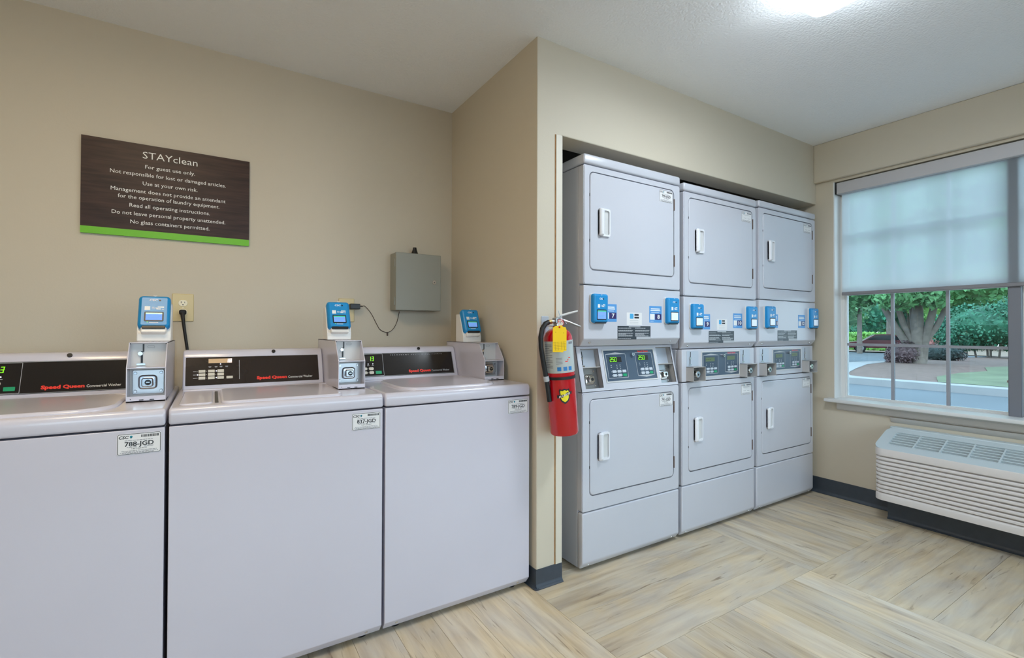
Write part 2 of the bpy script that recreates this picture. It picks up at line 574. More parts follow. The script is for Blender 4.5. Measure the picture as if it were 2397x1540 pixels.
fl = struct(MB().box(XL, XW + 0.1, YR, 2.85, -0.06, -0.0045).build('floor', mat('dark_subfloor', rgb(60, 52, 44), 0.8)))
BK = 1.219
PW = BK / 8
def plank_mesh(l, w):
    return MB().box(-l / 2, l / 2, -w / 2, w / 2, -0.0045, 0.0, 0.0006, 1)
full_plank = None
for ky in range(-3, 2):
    for kx in range(-3, 2):
        cx0, cy0 = 1.205 + BK * kx, 1.193 + BK * ky
        along_x = (kx + ky) % 2 == 0
        for i in range(8):
            if along_x:
                r = [cx0, cx0 + BK, cy0 + PW * i, cy0 + PW * (i + 1)]
            else:
                r = [cx0 + PW * i, cx0 + PW * (i + 1), cy0, cy0 + BK]
            q = [max(r[0], XL), min(r[1], XW), max(r[2], YR), min(r[3], 2.75)]
            if q[1] - q[0] < 0.02 or q[3] - q[2] < 0.02:
                continue
            L_, W_ = (q[1] - q[0], q[3] - q[2]) if along_x else (q[3] - q[2], q[1] - q[0])
            if abs(L_ - BK) < 1e-4 and abs(W_ - PW) < 1e-4:
                if full_plank is None:
                    full_plank = plank_mesh(BK - 0.0009, PW - 0.0009).build('plank', WOOD, fl, 0)
                    po = full_plank
                else:
                    po = full_plank.copy(); COL.objects.link(po)
            else:
                po = plank_mesh(L_ - 0.0009, W_ - 0.0009).build('plank', WOOD, fl, 0)
            po.parent = fl
            po.location = ((q[0] + q[1]) / 2, (q[2] + q[3]) / 2, 0)
            po.rotation_euler = (0, 0, (0 if along_x else PI / 2) + (PI if random.random() < .5 else 0))

struct(MB().box(XL - .1, XW + .16, YR - .1, 2.95, HC, HC + .08).build('ceiling', CEIL))
struct(MB().box(XL - .1, XC + .02, YB, YB + .1, 0, HC).build('wall_back', WALL))
struct(MB().box(XL - .1, XL, YR - .1, YB + .1, 0, HC).build('wall_left', WALL))
# rear wall behind the camera: two wide clear windows, unseen, added for cool daylight
GX = ((-1.45, .85), (1.05, 3.35)); GZ0, GZ1 = .45, 2.25
wq = MB()
for a, c in ((XL - .1, GX[0][0]), (GX[0][1], GX[1][0]), (GX[1][1], XW + .16)):
    wq.box(a, c, YR - .1, YR, 0, HC)
for a, c in GX:
    wq.box(a, c, YR - .1, YR, 0, GZ0)
    wq.box(a, c, YR - .1, YR, GZ1, HC)
struct(wq.build('wall_rear', WALL))
for i, (a, c) in enumerate(GX):
    Fq = Frame((a, YR - .05, 0), (1, 0, 0), (0, 0, 1))
    w = c - a
    fq = MB().ring(Fq, [(0, GZ0), (w, GZ0), (w, GZ1), (0, GZ1)], [(.04, GZ0 + .04), (w - .04, GZ0 + .04), (w - .04, GZ1 - .04), (.04, GZ1 - .04)], -.03, .03)
    fq.fbox(Fq, w / 2 - .025, w / 2 + .025, GZ0 + .04, GZ1 - .04, -.03, .03)
    wo_ = struct(fq.build('window_%d' % (i + 3), TRIMW))
    for u0, u1 in ((.04, w / 2 - .025), (w / 2 + .025, w - .04)):
        MB().fbox(Fq, u0, u1, GZ0 + .04, GZ1 - .04, -.003, .003).build('pane', GLASS_CLEAR, wo_, 0)
struct(MB().box(XC + .0003, XO - .0003, YW + .134, 2.85, 0, HC).build('wall_partition', WALL))
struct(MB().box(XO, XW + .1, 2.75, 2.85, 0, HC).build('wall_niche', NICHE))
struct(MB().prism('y', [(XC, 0), (XO, 0), (XO, SOF), (XW, SOF), (XW, HC + .02), (XC, HC + .02)], YW, YW + .138, .004, 2).build('wall_header', WALL))
# window wall: opening Y -0.10..1.633, z 0.655..2.165, with the boxed-out header above it
WY0, WY1, WZ0, WZ1 = -0.10, 1.633, 0.655, 2.17
wr = MB()
wr.box(XW, XW + .155, WY1, 2.85, 0, HC)
wr.box(XW, XW + .155, YR - .1, WY0, 0, HC)
wr.box(XW, XW + .155, WY0, WY1, 0, WZ0)
wr.box(XW, XW + .155, WY0, WY1, WZ1, HC)
struct(wr.build('wall_right', WALL))
struct(MB().box(XW - .034, XW, YR, YW + .001, 2.186, HC, 0.007, 3).build('wall_window_header', WALL))

# jamb strip on the pillar beside the dryers, with its open joint
tr = struct(MB().box(1.3225, XO + .0015, YW - .0045, YW + .06, .083, 2.037, .0012, 1).build('trim_1', JAMB))
MB().box(1.3175, 1.3225, YW - .0012, YW + .01, .083, 2.037).build('joint', GROOVE, tr)
# dark vinyl base: pillar wrap, window wall, unit platform
def base_profile(h):
    return [(0, 0), (-.016, 0), (-.0165, .003), (-.012, .006), (-.006, .014), (-.0045, .022), (-.0038, h), (0, h)]
b = MB()
b.prism('x', [(YW + q[0], q[1]) for q in base_profile(.084)], XC - .004, XO + .002, 0)
b.prism('y', [(XC + q[0], q[1]) for q in base_profile(.084)], YW - .004, YB, 0)
b.cyl((XC, YW, 0), (XC, YW, .006), .0165, .0165, 20)
b.cyl((XC, YW, 0), (XC, YW, .084), .0042, .0042, 12)
b.fbox(Frame((XO, YW, 0), (0, 1, 0), (0, 0, 1)), 0, .3, 0, .084, 0, .004)
struct(b.build('baseboard_pillar', BASE))
struct(MB().prism('y', [(XW + q[0], q[1]) for q in base_profile(.109)], 1.27, 2.7, 0).build('baseboard_right', BASE))
struct(MB().prism('x', [(YB + q[0], q[1]) for q in base_profile(.109)], XL, XC, 0).build('baseboard_back', BASE))
b = MB()
b.box(3.508, XW, .1, 1.271, 0, .15)
b.prism('y', [(3.508 + q[0], q[1]) for q in base_profile(.149)], .1, 1.275, 0)
b.fbox(Frame((3.508, 1.271, 0), (1, 0, 0), (0, 0, 1)), 0, .137, 0, .149, -.006, 0)
struct(b.build('baseboard_platform', BASE))

# ------------------------------------------------------------------ windows
def make_window(name, y0, y1):
    """y1 is the far edge. Frame looks into the room along -X."""
    Fw = Frame((3.735, y1, 0), (0, -1, 0), (0, 0, 1))
    w = y1 - y0
    z0, z1 = .672, 2.165
    fr = MB()
    fr.ring(Fw, [(0, z0), (w, z0), (w, z1), (0, z1)], [(.028, z0 + .012), (w - .028, z0 + .012), (w - .028, z1 - .03), (.028, z1 - .03)], -.06, .0)
    root = struct(fr.build(name, TRIMW))
    gx0, gx1 = .033, w - .021
    cols = [(gx0, .291), (.308, .568), (.584, gx1)]
    for sash, (a, b_, bar, off) in (('lower_sash', (z0 + .012, 1.415, 1.048, -.016)), ('upper_sash', (1.415, z1 - .03, 1.80, -.040))):
        s = MB()
        lo = .010 if sash == 'lower_sash' else .028
        s.ring(Fw, [(.026, a), (w - .018, a), (w - .018, b_), (.026, b_)], [(gx0 + .004, a + lo), (gx1 - .004, a + lo), (gx1 - .004, b_ - .028), (gx0 + .004, b_ - .028)], off - .018, off + .006)
        so = s.build(sash, TRIMW, root)
        for u0, u1 in ((.291, .308), (.568, .584)):
            MB().fbox(Fw, u0, u1, a + lo, b_ - .028, off - .012, off + .004).build('muntin', WINF, so)
        MB().fbox(Fw, gx0, gx1, bar - .0085, bar + .0085, off - .011, off + .003).build('muntin', WINF, so)
        for u0, u1 in cols:
            for v0, v1 in ((a + lo, bar - .0085), (bar + .0085, b_ - .028)):
                MB().fbox(Fw, u0, u1, v0, v1, off - .005, off - .003).build('pane', GLASS, root, 0)
    return root

make_window('window_1', .765, 1.633)
make_window('window_2', -.10, .765)
# mullion post between the two windows
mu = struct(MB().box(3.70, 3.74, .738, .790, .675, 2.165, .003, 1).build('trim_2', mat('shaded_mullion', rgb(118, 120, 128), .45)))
sl = MB()
sl.fbox(Frame((3.72, .7905, 0), (-1, 0, 0), (0, 0, 1)), -.012, .0, .69, .83, 0, .004)
sl.fbox(Frame((3.72, .7905, 0), (-1, 0, 0), (0, 0, 1)), -.012, .014, .86, .872, 0, .006)
sl.build('latch', STEEL, mu)
# stool and apron
st = MB()
st.box(3.578, 3.79, -.17, 1.672, .655, .678, .006, 2)
struct(st.build('trim_3', TRIMW))
ap = MB()
ap.prism('y', [(XW, .655), (3.618, .655), (3.622, .646), (3.628, .640), (3.628, .612), (3.634, .604), (XW, .600)], -.14, 1.61, 0)
struct(ap.build('trim_4', mat('apron_paint', rgb(196, 192, 186), .45)))
struct(MB().prism('y', [(XW, .598), (3.622, .598), (3.634, .575), (XW, .565)], -.14, 1.305, 0).build('trim_5', mat('apron_paint', rgb(196, 192, 186), .45)))

struct(MB().box(XW - .001, 3.735, 1.627, 1.634, .676, 2.17).build('trim_6', TRIMW))
struct(MB().box(XW - .001, 3.735, -.101, -.094, .676, 2.17).build('trim_7', TRIMW))
# roller blind
rb = thing('roller_blind', 'half lowered translucent roller blind in grey cassette over the window', 'blind', (3.68, 0.76, 2.085))
rb_o = V3(rb.location)
def rel(mb, o):
    mb.v = [p - o for p in mb.v]
    return mb
rel(MB().box(3.652, 3.735, -.09, 1.618, 2.085, 2.163, .003, 1), rb_o).build('cassette', FASCIA, rb)
rel(MB().box(3.65, 3.735, 1.619, 1.624, 2.086, 2.166), rb_o).build('end_cap', BLACK, rb)
fb = MB()
fb.add([(3.690, 1.600, 2.10), (3.690, -.075, 2.10), (3.690, -.075, 1.400), (3.690, 1.600, 1.400)], [(0, 3, 2, 1)])
rel(fb, rb_o).build('fabric', BLIND, rb, 0)
rel(MB().box(3.683, 3.697, -.077, 1.602, 1.386, 1.408, .003, 1), rb_o).build('bottom_rail', RAIL, rb)

# ------------------------------------------------------------------ ceiling lights
def ceiling_light(label, x, y, hx, hy, power, colour):
    t = thing('ceiling_light', label, 'light', (x, y, HC), group='flush ceiling lights')
    Fd = Frame((0, 0, 0), (1, 0, 0), (0, -1, 0))
    MB().plate(Fd, -hx + .02, hx - .02, -hy + .02, hy - .02, .03, 0, .03, .002).build('base', TRIMW, t)
    def shell(rings, cap):
        vs_, fs_, k = [], [], 0
        for d, n, r in rings:
            pts = rrect(-hx + d, hx - d, -hy + d, hy - d, r, 5); k = len(pts)
            vs_ += [Fd.p(a, b_, n) for a, b_ in pts]
        for q in range(len(rings) - 1):
            fs_ += [(q * k + i, q * k + (i + 1) % k, (q + 1) * k + (i + 1) % k, (q + 1) * k + i) for i in range(k)]
        if cap:
            fs_.append(tuple(range((len(rings) - 1) * k, len(rings) * k)))
        return MB().add(vs_, fs_)
    shell([(.004, .020, .05), (0, .030, .055), (.004, .066, .055), (.014, .082, .05)], False).build('rim', make_lamp('lamp_rim_%d' % int(power), power * (.22 if hx < hy else .3), colour), t)
    shell([(.014, .082, .05), (.030, .092, .045), (.055, .097, .035)], True).build('diffuser', make_lamp('lamp_diffuser_%d' % int(power), power, colour), t)
    return t
ceiling_light('white frosted flush ceiling light above the plank floor by the window', 1.905, .775, .128, .20, LAMP_POWER_NEAR, LAMP_COOL)
ceiling_light('warm frosted flush ceiling light above the floor before the washers', -.35, 1.15, .20, .20, LAMP_POWER_WASH, LAMP_WARM)  # out of view, added to warm the back wall

# ------------------------------------------------------------------ wall sign
SG = thing('wall_sign', 'dark wood grain laundry rules sign with lime green bottom stripe', 'sign', (-.472, YB, 1.545))
FS = Frame((0, -.004, 0))
MB().fbox(FS, 0, .616, .029, .408, -.004, .008).build('board', SIGNW, SG)
MB().fbox(FS, 0, .616, 0, .029, -.004, .008).build('stripe', SIGNG, SG)
MB().text(FS, 'STAYclean', .305, .347, .030, .201, n=.0086, bold=-.004).build('title_lettering', WHITE, SG, 0)
for s, u, v, w in (('For guest use only.', .305, .303, .183), ('Not responsible for lost or damaged articles.', .306, .267, .424),
                   ('Use at your own risk.', .306, .229, .201), ('Management does not provide an attendant', .307, .193, .420),
                   ('for the operation of laundry equipment.', .307, .164, .372), ('Read all operating instructions.', .308, .128, .295),
                   ('Do not leave personal property unattended.', .309, .093, .416), ('No glass containers permitted.', .309, .057, .290)):
    MB().text(FS, s, u, v, .0163, w, n=.0086).build('lettering', WHITE, SG, 0)

# ------------------------------------------------------------------ grey control box on the wall
CB = thing('electrical_box', 'grey steel electrical box with round lock, black knob on top', 'electrical box', (.843, YB, 1.25))
MB().box(0, .264, -.088, 0, 0, .316, .002, 1).build('housing', GREYBOX, CB)
FBx = Frame((0, -.0895, 0))
MB().plate(FBx, -.001, .265, -.001, .317, .004, 0, .0105, .003).build('door', GREYBOX, CB)
for z in (.05, .26):
    MB().cyl((-.002, -.085, z - .022), (-.002, -.085, z + .022), .004, seg=8).build('hinge', GREYBOX, CB)
lk = MB().cyl(FBx.p(.222, .160, .010), FBx.p(.222, .160, .0165), .0115, seg=20).build('lock', CHROME, CB)
MB().fbox(FBx, .2195, .2245, .1575, .1625, .0165, .017).build('keyhole', BLACK, lk)
kn = MB()
kn.cyl((.125, -.05, .316), (.125, -.05, .322), .018, seg=18)
kn.cyl((.125, -.05, .322), (.125, -.05, .345), .020, .012, seg=18)
kn.cyl((.125, -.05, .345), (.125, -.05, .358), .012, .010, seg=18)
kn.build('cable_gland', BLACK, CB)

# ------------------------------------------------------------------ outlets, plugs and cords
def outlet(label, x, z, w=.082, h=.126):
    t = thing('wall_outlet', label, 'outlet', (x, YB, z))
    F = Frame((0, 0, 0))
    MB().plate(F, -w / 2, w / 2, -h / 2, h / 2, .004, 0, .006, .003).build('cover_plate', CREAM, t)
    for dz in (.0205, -.0205):
        rc = MB().plate(F, -.0172, .0172, dz - .0145, dz + .0145, .013, .005, .0085, .001).build('receptacle', CREAM2, t)
        s = MB()
        s.fbox(F, -.0078, -.0054, dz - .001, dz + .0075, .0085, .0088)
        s.fbox(F, .0054, .0074, dz - .0005, dz + .0065, .0085, .0088)
        s.cyl(F.p(0, dz - .0075, .0085), F.p(0, dz - .0075, .0088), .0028, seg=12)
        s.build('slot', BLACK, rc)
    MB().cyl(F.p(0, 0, .006), F.p(0, 0, .0068), .003, seg=10).build('screw', CREAM2, t)
    return t
outlet('cream duplex wall outlet with black cord plugged in, beside card reader', -.117, 1.2405)
outlet('cream wall outlet half hidden behind a card reader, black adapter plugged in', .605, 1.2455)
ad = thing('power_adapter', 'small black plug-in adapter with thin wire to the grey box', 'adapter', (.628, YB - .0086, 1.266))
MB().box(-.012, .040, -.036, 0, -.0145, .0145, .003, 2).build('housing', BLACK, ad)
MB().tube([(.038, -.018, .002), (.056, -.018, .002)], .003, 8).build('strain_relief', BLACK, ad)
wp = []
ctl = [(.056, .002), (.075, .003), (.108, -.035), (.140, -.095), (.160, -.125), (.197, -.139), (.228, -.124), (.252, -.085), (.268, -.02)]
for i in range(len(ctl) - 1):
    p0, p1, p2, p3 = ctl[max(i - 1, 0)], ctl[i], ctl[i + 1], ctl[min(i + 2, len(ctl) - 1)]
    for k in range(5):
        s = k / 5
        wp.append(tuple(.5 * (2 * p1[j] + (p2[j] - p0[j]) * s + (2 * p0[j] - 5 * p1[j] + 4 * p2[j] - p3[j]) * s * s + (3 * p1[j] - p0[j] - 3 * p2[j] + p3[j]) * s ** 3) for j in (0, 1)))
wp.append(ctl[-1])
MB().tube([(a, -.018 if i < 4 else .004, b_) for i, (a, b_) in enumerate(wp)], .0016, 6).build('wire', mat('brown_wire', rgb(52, 34, 26), .5), ad)
MB().box(.196, .202, -.002, .008, -.158, -.140).build('staple', RUST, ad)
# ------------------------------------------------------------------ shared machine pieces
def screw(parent, F, u, v, r=.0055, n=0.0, m=None):
    s = MB()
    s.cyl(F.p(u, v, n), F.p(u, v, n + .002), r, r * .8, 12)
    s.fbox(F, u - r * .7, u + r * .7, v - r * .14, v + r * .14, n + .002, n + .0023)
    return s.build('screw', m or STEEL, parent)

def id_sticker(parent, F, u0, u1, v0, v1, code, ink=None, n=0.0):
    """white service sticker: border, brand mark, bar code, machine number, fine print"""
    ink = ink or INK
    w, h = u1 - u0, v1 - v0
    st = MB().plate(F, u0, u1, v0, v1, h * .08, n, n + .0006).build('id_sticker', PAPER, parent, 0)
    N0, N1 = n + .0006, n + .0009
    MB().outline(F, u0 + w * .01, u1 - w * .01, v0 + h * .015, v1 - h * .015, h * .08, h * .022, N0, N1).build('border', ink, st, 0)
    MB().text(F, 'CSC', u0 + w * .04, v1 - h * .235, h * .135, w * .225, 'L', N1, bold=.03, shear=.2).build('brand_lettering', ink, st, 0)
    k = MB()
    rnd = random.Random(code)
    x = u0 + w * .54
    while x < u1 - w * .06:
        bw = w * rnd.choice((.006, .01, .016, .02))
        k.fbox(F, x, min(x + bw, u1 - w * .045), v1 - h * .21, v1 - h * .09, N0, N1)
        x += bw + w * rnd.choice((.006, .010))
    k.build('bar_code', ink, st, 0)
    if code:
        MB().text(F, code, (u0 + u1) / 2, v0 + h * .40, h * .205, w * .66, 'C', N1, bold=.022).build('number_lettering', ink, st, 0)
        MB().text(F, '1-877-264-6622', (u0 + u1) / 2, v0 + h * .245, h * .07, w * .34, 'C', N1).build('phone_lettering', ink, st, 0)
    g = MB()
    for fv, a, c in ((.66, .17, .83), (.345, .22, .46), (.345, .60, .82), (.165, .10, .90), (.105, .07, .93), (.06, .12, .84)):
        x = a
        while x < c - .02:
            d = rnd.uniform(.03, .09)
            g.fbox(F, u0 + w * x, u0 + w * min(x + d, c), v0 + h * fv, v0 + h * (fv + .022), N0, N1)
            x += d + .012
    g.build('fine_print', INKG, st, 0)
    lg = MB()
    lg.cyl(F.p(u0 + w * .315, v1 - h * .155, N0), F.p(u0 + w * .315, v1 - h * .155, N1), h * .055, seg=12)
    lg.poly(F, [(u0 + w * .295, v1 - h * .18), (u0 + w * .335, v1 - h * .18), (u0 + w * .31, v1 - h * .26)], N0, N1)
    lg.build('brand_mark', TEAL, st, 0)
    return st

def reader_face(hs, F, w, h, n, lit, slot=True, sc=(.20, .80, .175, .47)):
    """everything on the front of a blue payment reader; F at its lower left corner"""
    bz0, bz1 = h * sc[2], h * sc[3]
    sa, sb = w * (sc[0] + .045), w * (sc[1] - .045)
    MB().plate(F, w * sc[0], w * sc[1], bz0, bz1, h * .03, n, n + .0012, .0006).build('screen_bezel', BLACK, hs)
    MB().fbox(F, sa, sb, bz0 + h * .035, bz1 - h * .035, n + .0012, n + .0016).build('screen', SCREEN if lit else SCREENP, hs, 0)
    if lit:
        MB().fbox(F, sa, sb, bz1 - h * .075, bz1 - h * .038, n + .0016, n + .0018).build('screen_header', SCREENG, hs, 0)
        g = MB()
        for i, (a, b_) in enumerate(((.28, .70), (.30, .66), (.27, .72))):
            g.fbox(F, w * a, w * b_, bz0 + h * (.06 + .045 * i), bz0 + h * (.068 + .045 * i), n + .0016, n + .0018)
        g.build('screen_text', SKYB, hs, 0)
    t = MB()
    t.text(F, 'CSC', w * .335, h * .80, h * .060, w * .27, 'L', n + .0004, bold=.03, shear=.12)
    t.build('lettering', WHITE, hs, 0)
    MB().fbox(F, w * .20, w * .37, h * .52, h * .64, n, n + .0005).build('print_square', WHITE, hs, 0)
    t = MB()
    for a, b_, c, d in ((.42, .50, .60, .615), (.52, .60, .58, .60), (.60, .80, .60, .635), (.56, .70, .545, .575), (.73, .80, .545, .56), (.42, .52, .555, .565), (.36, .64, .135, .15)):
        t.fbox(F, w * a, w * b_, h * c, h * d, n, n + .0005)
    t.poly(F, [(w * .44, h * .97), (w * .58, h * .97), (w * .51, h * .945)], n, n + .0005)
    t.build('icon_print', WHITE, hs, 0)
    d = MB()
    d.cyl(F.p(w * .665, h * .825, n), F.p(w * .665, h * .825, n + .0006), h * .026, seg=12)
    d.build('camera_dot', BLACK, hs)
    g = MB().cyl(F.p(w * .30, h * .155, n), F.p(w * .30, h * .155, n + .0006), h * .012, seg=10)
    g.build('status_light', LEDG, hs)
    if slot:
        MB().plate(F, w * .14, w * .86, -.004, h * .05, .003, n - .018, n + .0015, .001).build('card_slot', BLACK, hs)

def lock_boss(parent, F, u, v, s=1.0, plate=True):
    """square chrome lock boss with a keyway, standing proud of F"""
    b_ = MB()
    b_.plate(F, u - .026 * s, u + .026 * s, v - .024 * s, v + .024 * s, .012 * s, 0, .010 * s, .005 * s)
    b_.plate(F, u - .016 * s, u + .016 * s, v - .015 * s, v + .015 * s, .007 * s, .008 * s, .026 * s, .003 * s)
    o = b_.build('lock', CHROME, parent)
    return o

def coin_slide(parent, F, u, v0, v1, s=1.0):
    """vertical coin slot with its turning knob, drawn on F between v0 and v1"""
    h = v1 - v0
    k = MB()
    k.fbox(F, u + .004 * s, u + .0085 * s, v0 + h * .62, v1 - h * .02, 0, .0012)
    k.fbox(F, u - .001 * s, u + .0075 * s, v0 + h * .60, v0 + h * .645, 0, .0014)
    k.fbox(F, u - .001 * s, u + .005 * s, v0 + h * .10, v0 + h * .46, 0, .0012)
    k.build('coin_slot', BLACK, parent)
    c = MB()
    c.cyl(F.p(u - .002 * s, v0 + h * .53, 0), F.p(u - .002 * s, v0 + h * .53, .007 * s), .0075 * s, .0065 * s, 16)
    c.plate(F, u - .012 * s, u + .012 * s, v0, v0 + h * .075, .002, 0, .006 * s)
    c.build('slot_trim', CHROME, parent)

# ------------------------------------------------------------------ washers
def washer(label, x0, code, style, box_top):
    """top-loading coin washer, base at its front left foot, front towards -Y"""
    W = .6515
    t = thing('washing_machine', label, 'washing machine', (x0, 1.771, 0), group='top loading washers along the back wall')
    FF = Frame((0, 0, 0))
    MB().prism('x', [(0, .048), (0, .8495), (.68, .8495), (.68, .018), (.022, .018), (.020, .022)], .0015, W - .0015, .009, 3).build('cabinet', ENAMEL, t)
    for u in (.052, W - .055):
        f = Frame((0, .0125, .030), (1, 0, 0), V3((0, -.42, .9)))
        screw(t, f, u, .004, .0062, -.001, CHROME)
    for u in (.06, W - .06):
        for y in (.06, .62):
            MB().cyl((u, y, 0), (u, y, .03), .018, .022, 12).build('foot', BLACK, t)
    MB().prism('x', [(-.003, .8545), (-.003, .891), (.006, .9045), (.69, .9045), (.69, .8545)], 0, W, .0075, 3).build('top_panel', ENAMEL, t)
    FT = Frame((0, 0, .9045), (1, 0, 0), (0, 1, 0))
    if style == 'dark':
        MB().plate(FT, .135, .515, .022, .412, .028, -.001, .008, .007, 5).build('lid', ENAMEL, t)
        MB().plate(FT, .022, .112, .05, .405, .02, -.001, .004, .003).build('dispenser_cover', ENAMEL, t)
        MB().plate(FT, .1185, .1285, .06, .385, .004, 0, .0012).build('finger_slot', mat('shadowed_slot', rgb(70, 68, 66), .5), t)  # raised strip; the recess's shade is put into its dark colour
    else:
        MB().plate(FT, .085, .525, .030, .43, .10, -.001, .009, .0085, 8).build('lid', ENAMEL, t)
    MB().plate(FT, .014, W - .014, .444, .476, .008, -.001, .0045, .003).build('rear_ledge', ENAMEL, t)
    # console
    prof = [(.480, .9045), (.5285, 1.036), (.538, 1.052), (.552, 1.058), (.600, 1.058), (.628, 1.040), (.640, .9045)]
    MB().prism('x', prof, .012, .532, .006, 3).build('console', ENAMEL, t)
    FC = Frame((0, .480, .9045), (1, 0, 0), (0, .0485, .1315))
    n = .0006
    pn = MB().plate(FC, .021, .512, .017, .133, .003, -.002, n + .0008, .0006).build('control_panel', PANELB if style == 'dark' else PANELK, t)
    n += .0008
    red, wht, sil = MB(), MB(), MB()
    red.text(FC, 'Speed Queen', .268, .032, .0118, .115, 'L', n + .0004, bold=.055)
    wht.text(FC, 'Commercial Washer', .388, .0315, .0098, .097, 'L', n + .0004)
    grn = MB()
    if style == 'dark':
        sil.fbox(FC, .2042, .2056, .036, .117, n, n + .0004)
        d = MB().fbox(FC, .097, .179, .107, .1255, n, n + .0006).build('display', LCD, pn, 0)
        MB().seg7(FC, '18', .157, .1085, .0085, .0155, .0020, n + .0006, n + .001).build('digits', LEDW, pn, 0)
        for r_ in range(3):
            for c_ in range(3):
                u = (.064, .0955, .1275)[c_]; v = (.0685, .0545, .0405)[r_]
                MB().plate(FC, u, u + .0228, v, v + .0112, .0015, n, n + .0015, .0006).build('button', BUTTON, pn)
                sil.fbox(FC, u - .0062, u - .0038, v + .0045, v + .0068, n, n + .0003)
            sil.fbox(FC, .046, .0555, (.0735, .0595, .0455)[r_], (.0750, .061, .047)[r_], n, n + .0003)
        MB().plate(FC, .159, .1815, .0405, .0512, .0015, n, n + .0015, .0006).build('button', BUTTON, pn)
        for u, v in ((.0604, .0602), (.1240, .0742), (.1240, .0461), (.1385, .1025)):
            MB().cyl(FC.p(u, v, n), FC.p(u, v, n + .0008), .0022, seg=10).build('indicator_light', LEDOFF, pn)
        for u in (.097, .118, .135, .155):
            sil.fbox(FC, u, u + .010, .0925, .0940, n, n + .0003)
            sil.fbox(FC, u + .001, u + .009, .0895, .0910, n, n + .0003)
    else:
        rr = .216 if style == 'wide' else .146
        sil.outline(FC, .026, rr, .021, .129, .002, .0012, n, n + .0004)
        sil.outline(FC, .0225, .5105, .0185, .1315, .002, .0011, n, n + .0004)
        du = rr - .012
        d = MB().fbox(FC, du - .085, du - .030, .092, .119, n, n + .0005).build('display', mat('unlit_display', rgb(40, 34, 32), .2), pn, 0)
        MB().seg7(FC, '13', du - .055, .0945, .0095, .0215, .0022, n + .0005, n + .001).build('digits', LEDG, pn, 0)
        for c_ in range(2):
            for r_ in range(2):
                u = du - .088 + c_ * .030; v = .031 + r_ * .019
                MB().plate(FC, u, u + .022, v, v + .0135, .005, n, n + .0015, .0006).build('button', BUTTON, pn)
                sil.fbox(FC, u - .006, u - .0035, v + .005, v + .008, n, n + .0003)
        grn.plate(FC, du - .028, du + .0005, .030, .0445, .002, n, n + .0015, .0006)
        grn.build('start_button', GREENB, pn)
        for u in (du - .082, du - .060, du - .038):
            MB().cyl(FC.p(u, .080, n), FC.p(u, .080, n + .0008), .0021, seg=10).build('indicator_light', LEDOFF, pn)
            sil.fbox(FC, u - .005, u + .005, .0715, .073, n, n + .0003)
        if style == 'narrow':
            wht.text(FC, 'PERMANENT PRESS & ALL FABRIC', .32, .1195, .0042, .27, 'C', n + .0004, space=1.9)
    red.build('brand_lettering', REDP, pn, 0)
    wht.build('lettering', WHITE if style != 'narrow' else SILVER, pn, 0)
    sil.build('markings', SILVER, pn, 0)
    FK = Frame((0, .5345, 1.0475), (1, 0, 0), (0, .55, .835))
    kh = MB().cyl(FK.p(.334, 0, -.001), FK.p(.334, 0, .0035), .0075, seg=20)
    kh.build('key_lock', BLACK, t)
    # coin box: open fronted steel shell
    bx0, bx1, zf, zb, zt = .533, .638, .9045, box_top - .081, box_top
    side = [(.200, zf), (.200, zb), (.260, zt), (.632, zt), (.632, zf)]
    sh = MB()
    sh.prism('x', side, bx0, bx0 + .0028, .0006, 1)
    sh.prism('x', side, bx1 - .0028, bx1, .0006, 1)
    sh.box(bx0, bx1, .258, .632, zt - .0028, zt, .0006, 1)
    sh.box(bx0, bx1, .200, .30, zf, zf + .004)
    sh.box(bx0 + .002, bx1 - .002, .200, .202, zf, zf + .019)
    sh.box(bx0 + .002, bx1 - .002, .200, .290, zb - .0028, zb)
    sh.box(bx0, bx1, .628, .632, zf, zt)
    cb = sh.build('coin_box', ENAMEL, t)
    if style == 'dark':
        fs = Frame((bx0, .30, .94), (0, -1, 0), (0, 0, 1))
    FU = Frame((bx0, .278, zb), (1, 0, 0), (0, 0, 1))
    MB().fbox(FU, .002, .103, .0, zt - zb - .002, -.004, 0).build('slot_plate', PLASTIC_G, cb)
    coin_slide(cb, FU, .031, .004, zt - zb - .004)
    MB().outline(FU, .048, .068, .062, .070, .0035, .0007, 0, .0004).build('price_window', INKG, cb, 0)
    FL = Frame((bx0, .262, zf), (1, 0, 0), (0, 0, 1))
    hL = zb - zf
    MB().fbox(FL, .002, .103, .0, hL - .003, -.004, -.001).build('back_plate', PLASTIC_G, cb)
    pl = MB().plate(FL, .010, .096, .020, hL - .012, .005, -.001, .003, .001)
    pl.build('lock_plate', STEEL, cb)
    lo = lock_boss(cb, Frame(FL.p(0, 0, .003), FL.u, FL.v), .052, hL * .5 + .004, 1.0)
    f2 = Frame(FL.p(0, 0, .029), FL.u, FL.v)
    kw = MB().cyl(f2.p(.054, hL * .5 + .004, 0), f2.p(.054, hL * .5 + .004, .0006), .009, seg=18)
    kw.build('keyway', BLACK, cb)
    MB().fbox(f2, .049, .059, hL * .5 + .003, hL * .5 + .0062, .0006, .0016).build('key_plug', CHROME, cb)
    for u, v in ((.018, .030), (.088, .030), (.018, hL - .022), (.088, hL - .022)):
        MB().cyl(FL.p(u, v, .003), FL.p(u, v, .007), .0052, .004, 12).build('bolt', CHROME, cb)
    sl_ = MB()
    FLp = Frame((bx0, .2, zf), (1, 0, 0), (0, 0, 1))
    for u in (.034, .062):
        sl_.plate(FLp, u, u + .012, .0055, .0085, .001, 0, .0006)
    for u, v in ((.012, .010), (.0525, .0015)):
        sl_.cyl(FLp.p(u, v, 0), FLp.p(u, v, .001), .0014, seg=8)
    for u in (.004, .101):
        sl_.cyl((bx0 + u, .2595, zt - .003), (bx0 + u, .2575, zt - .005), .0015, seg=8)
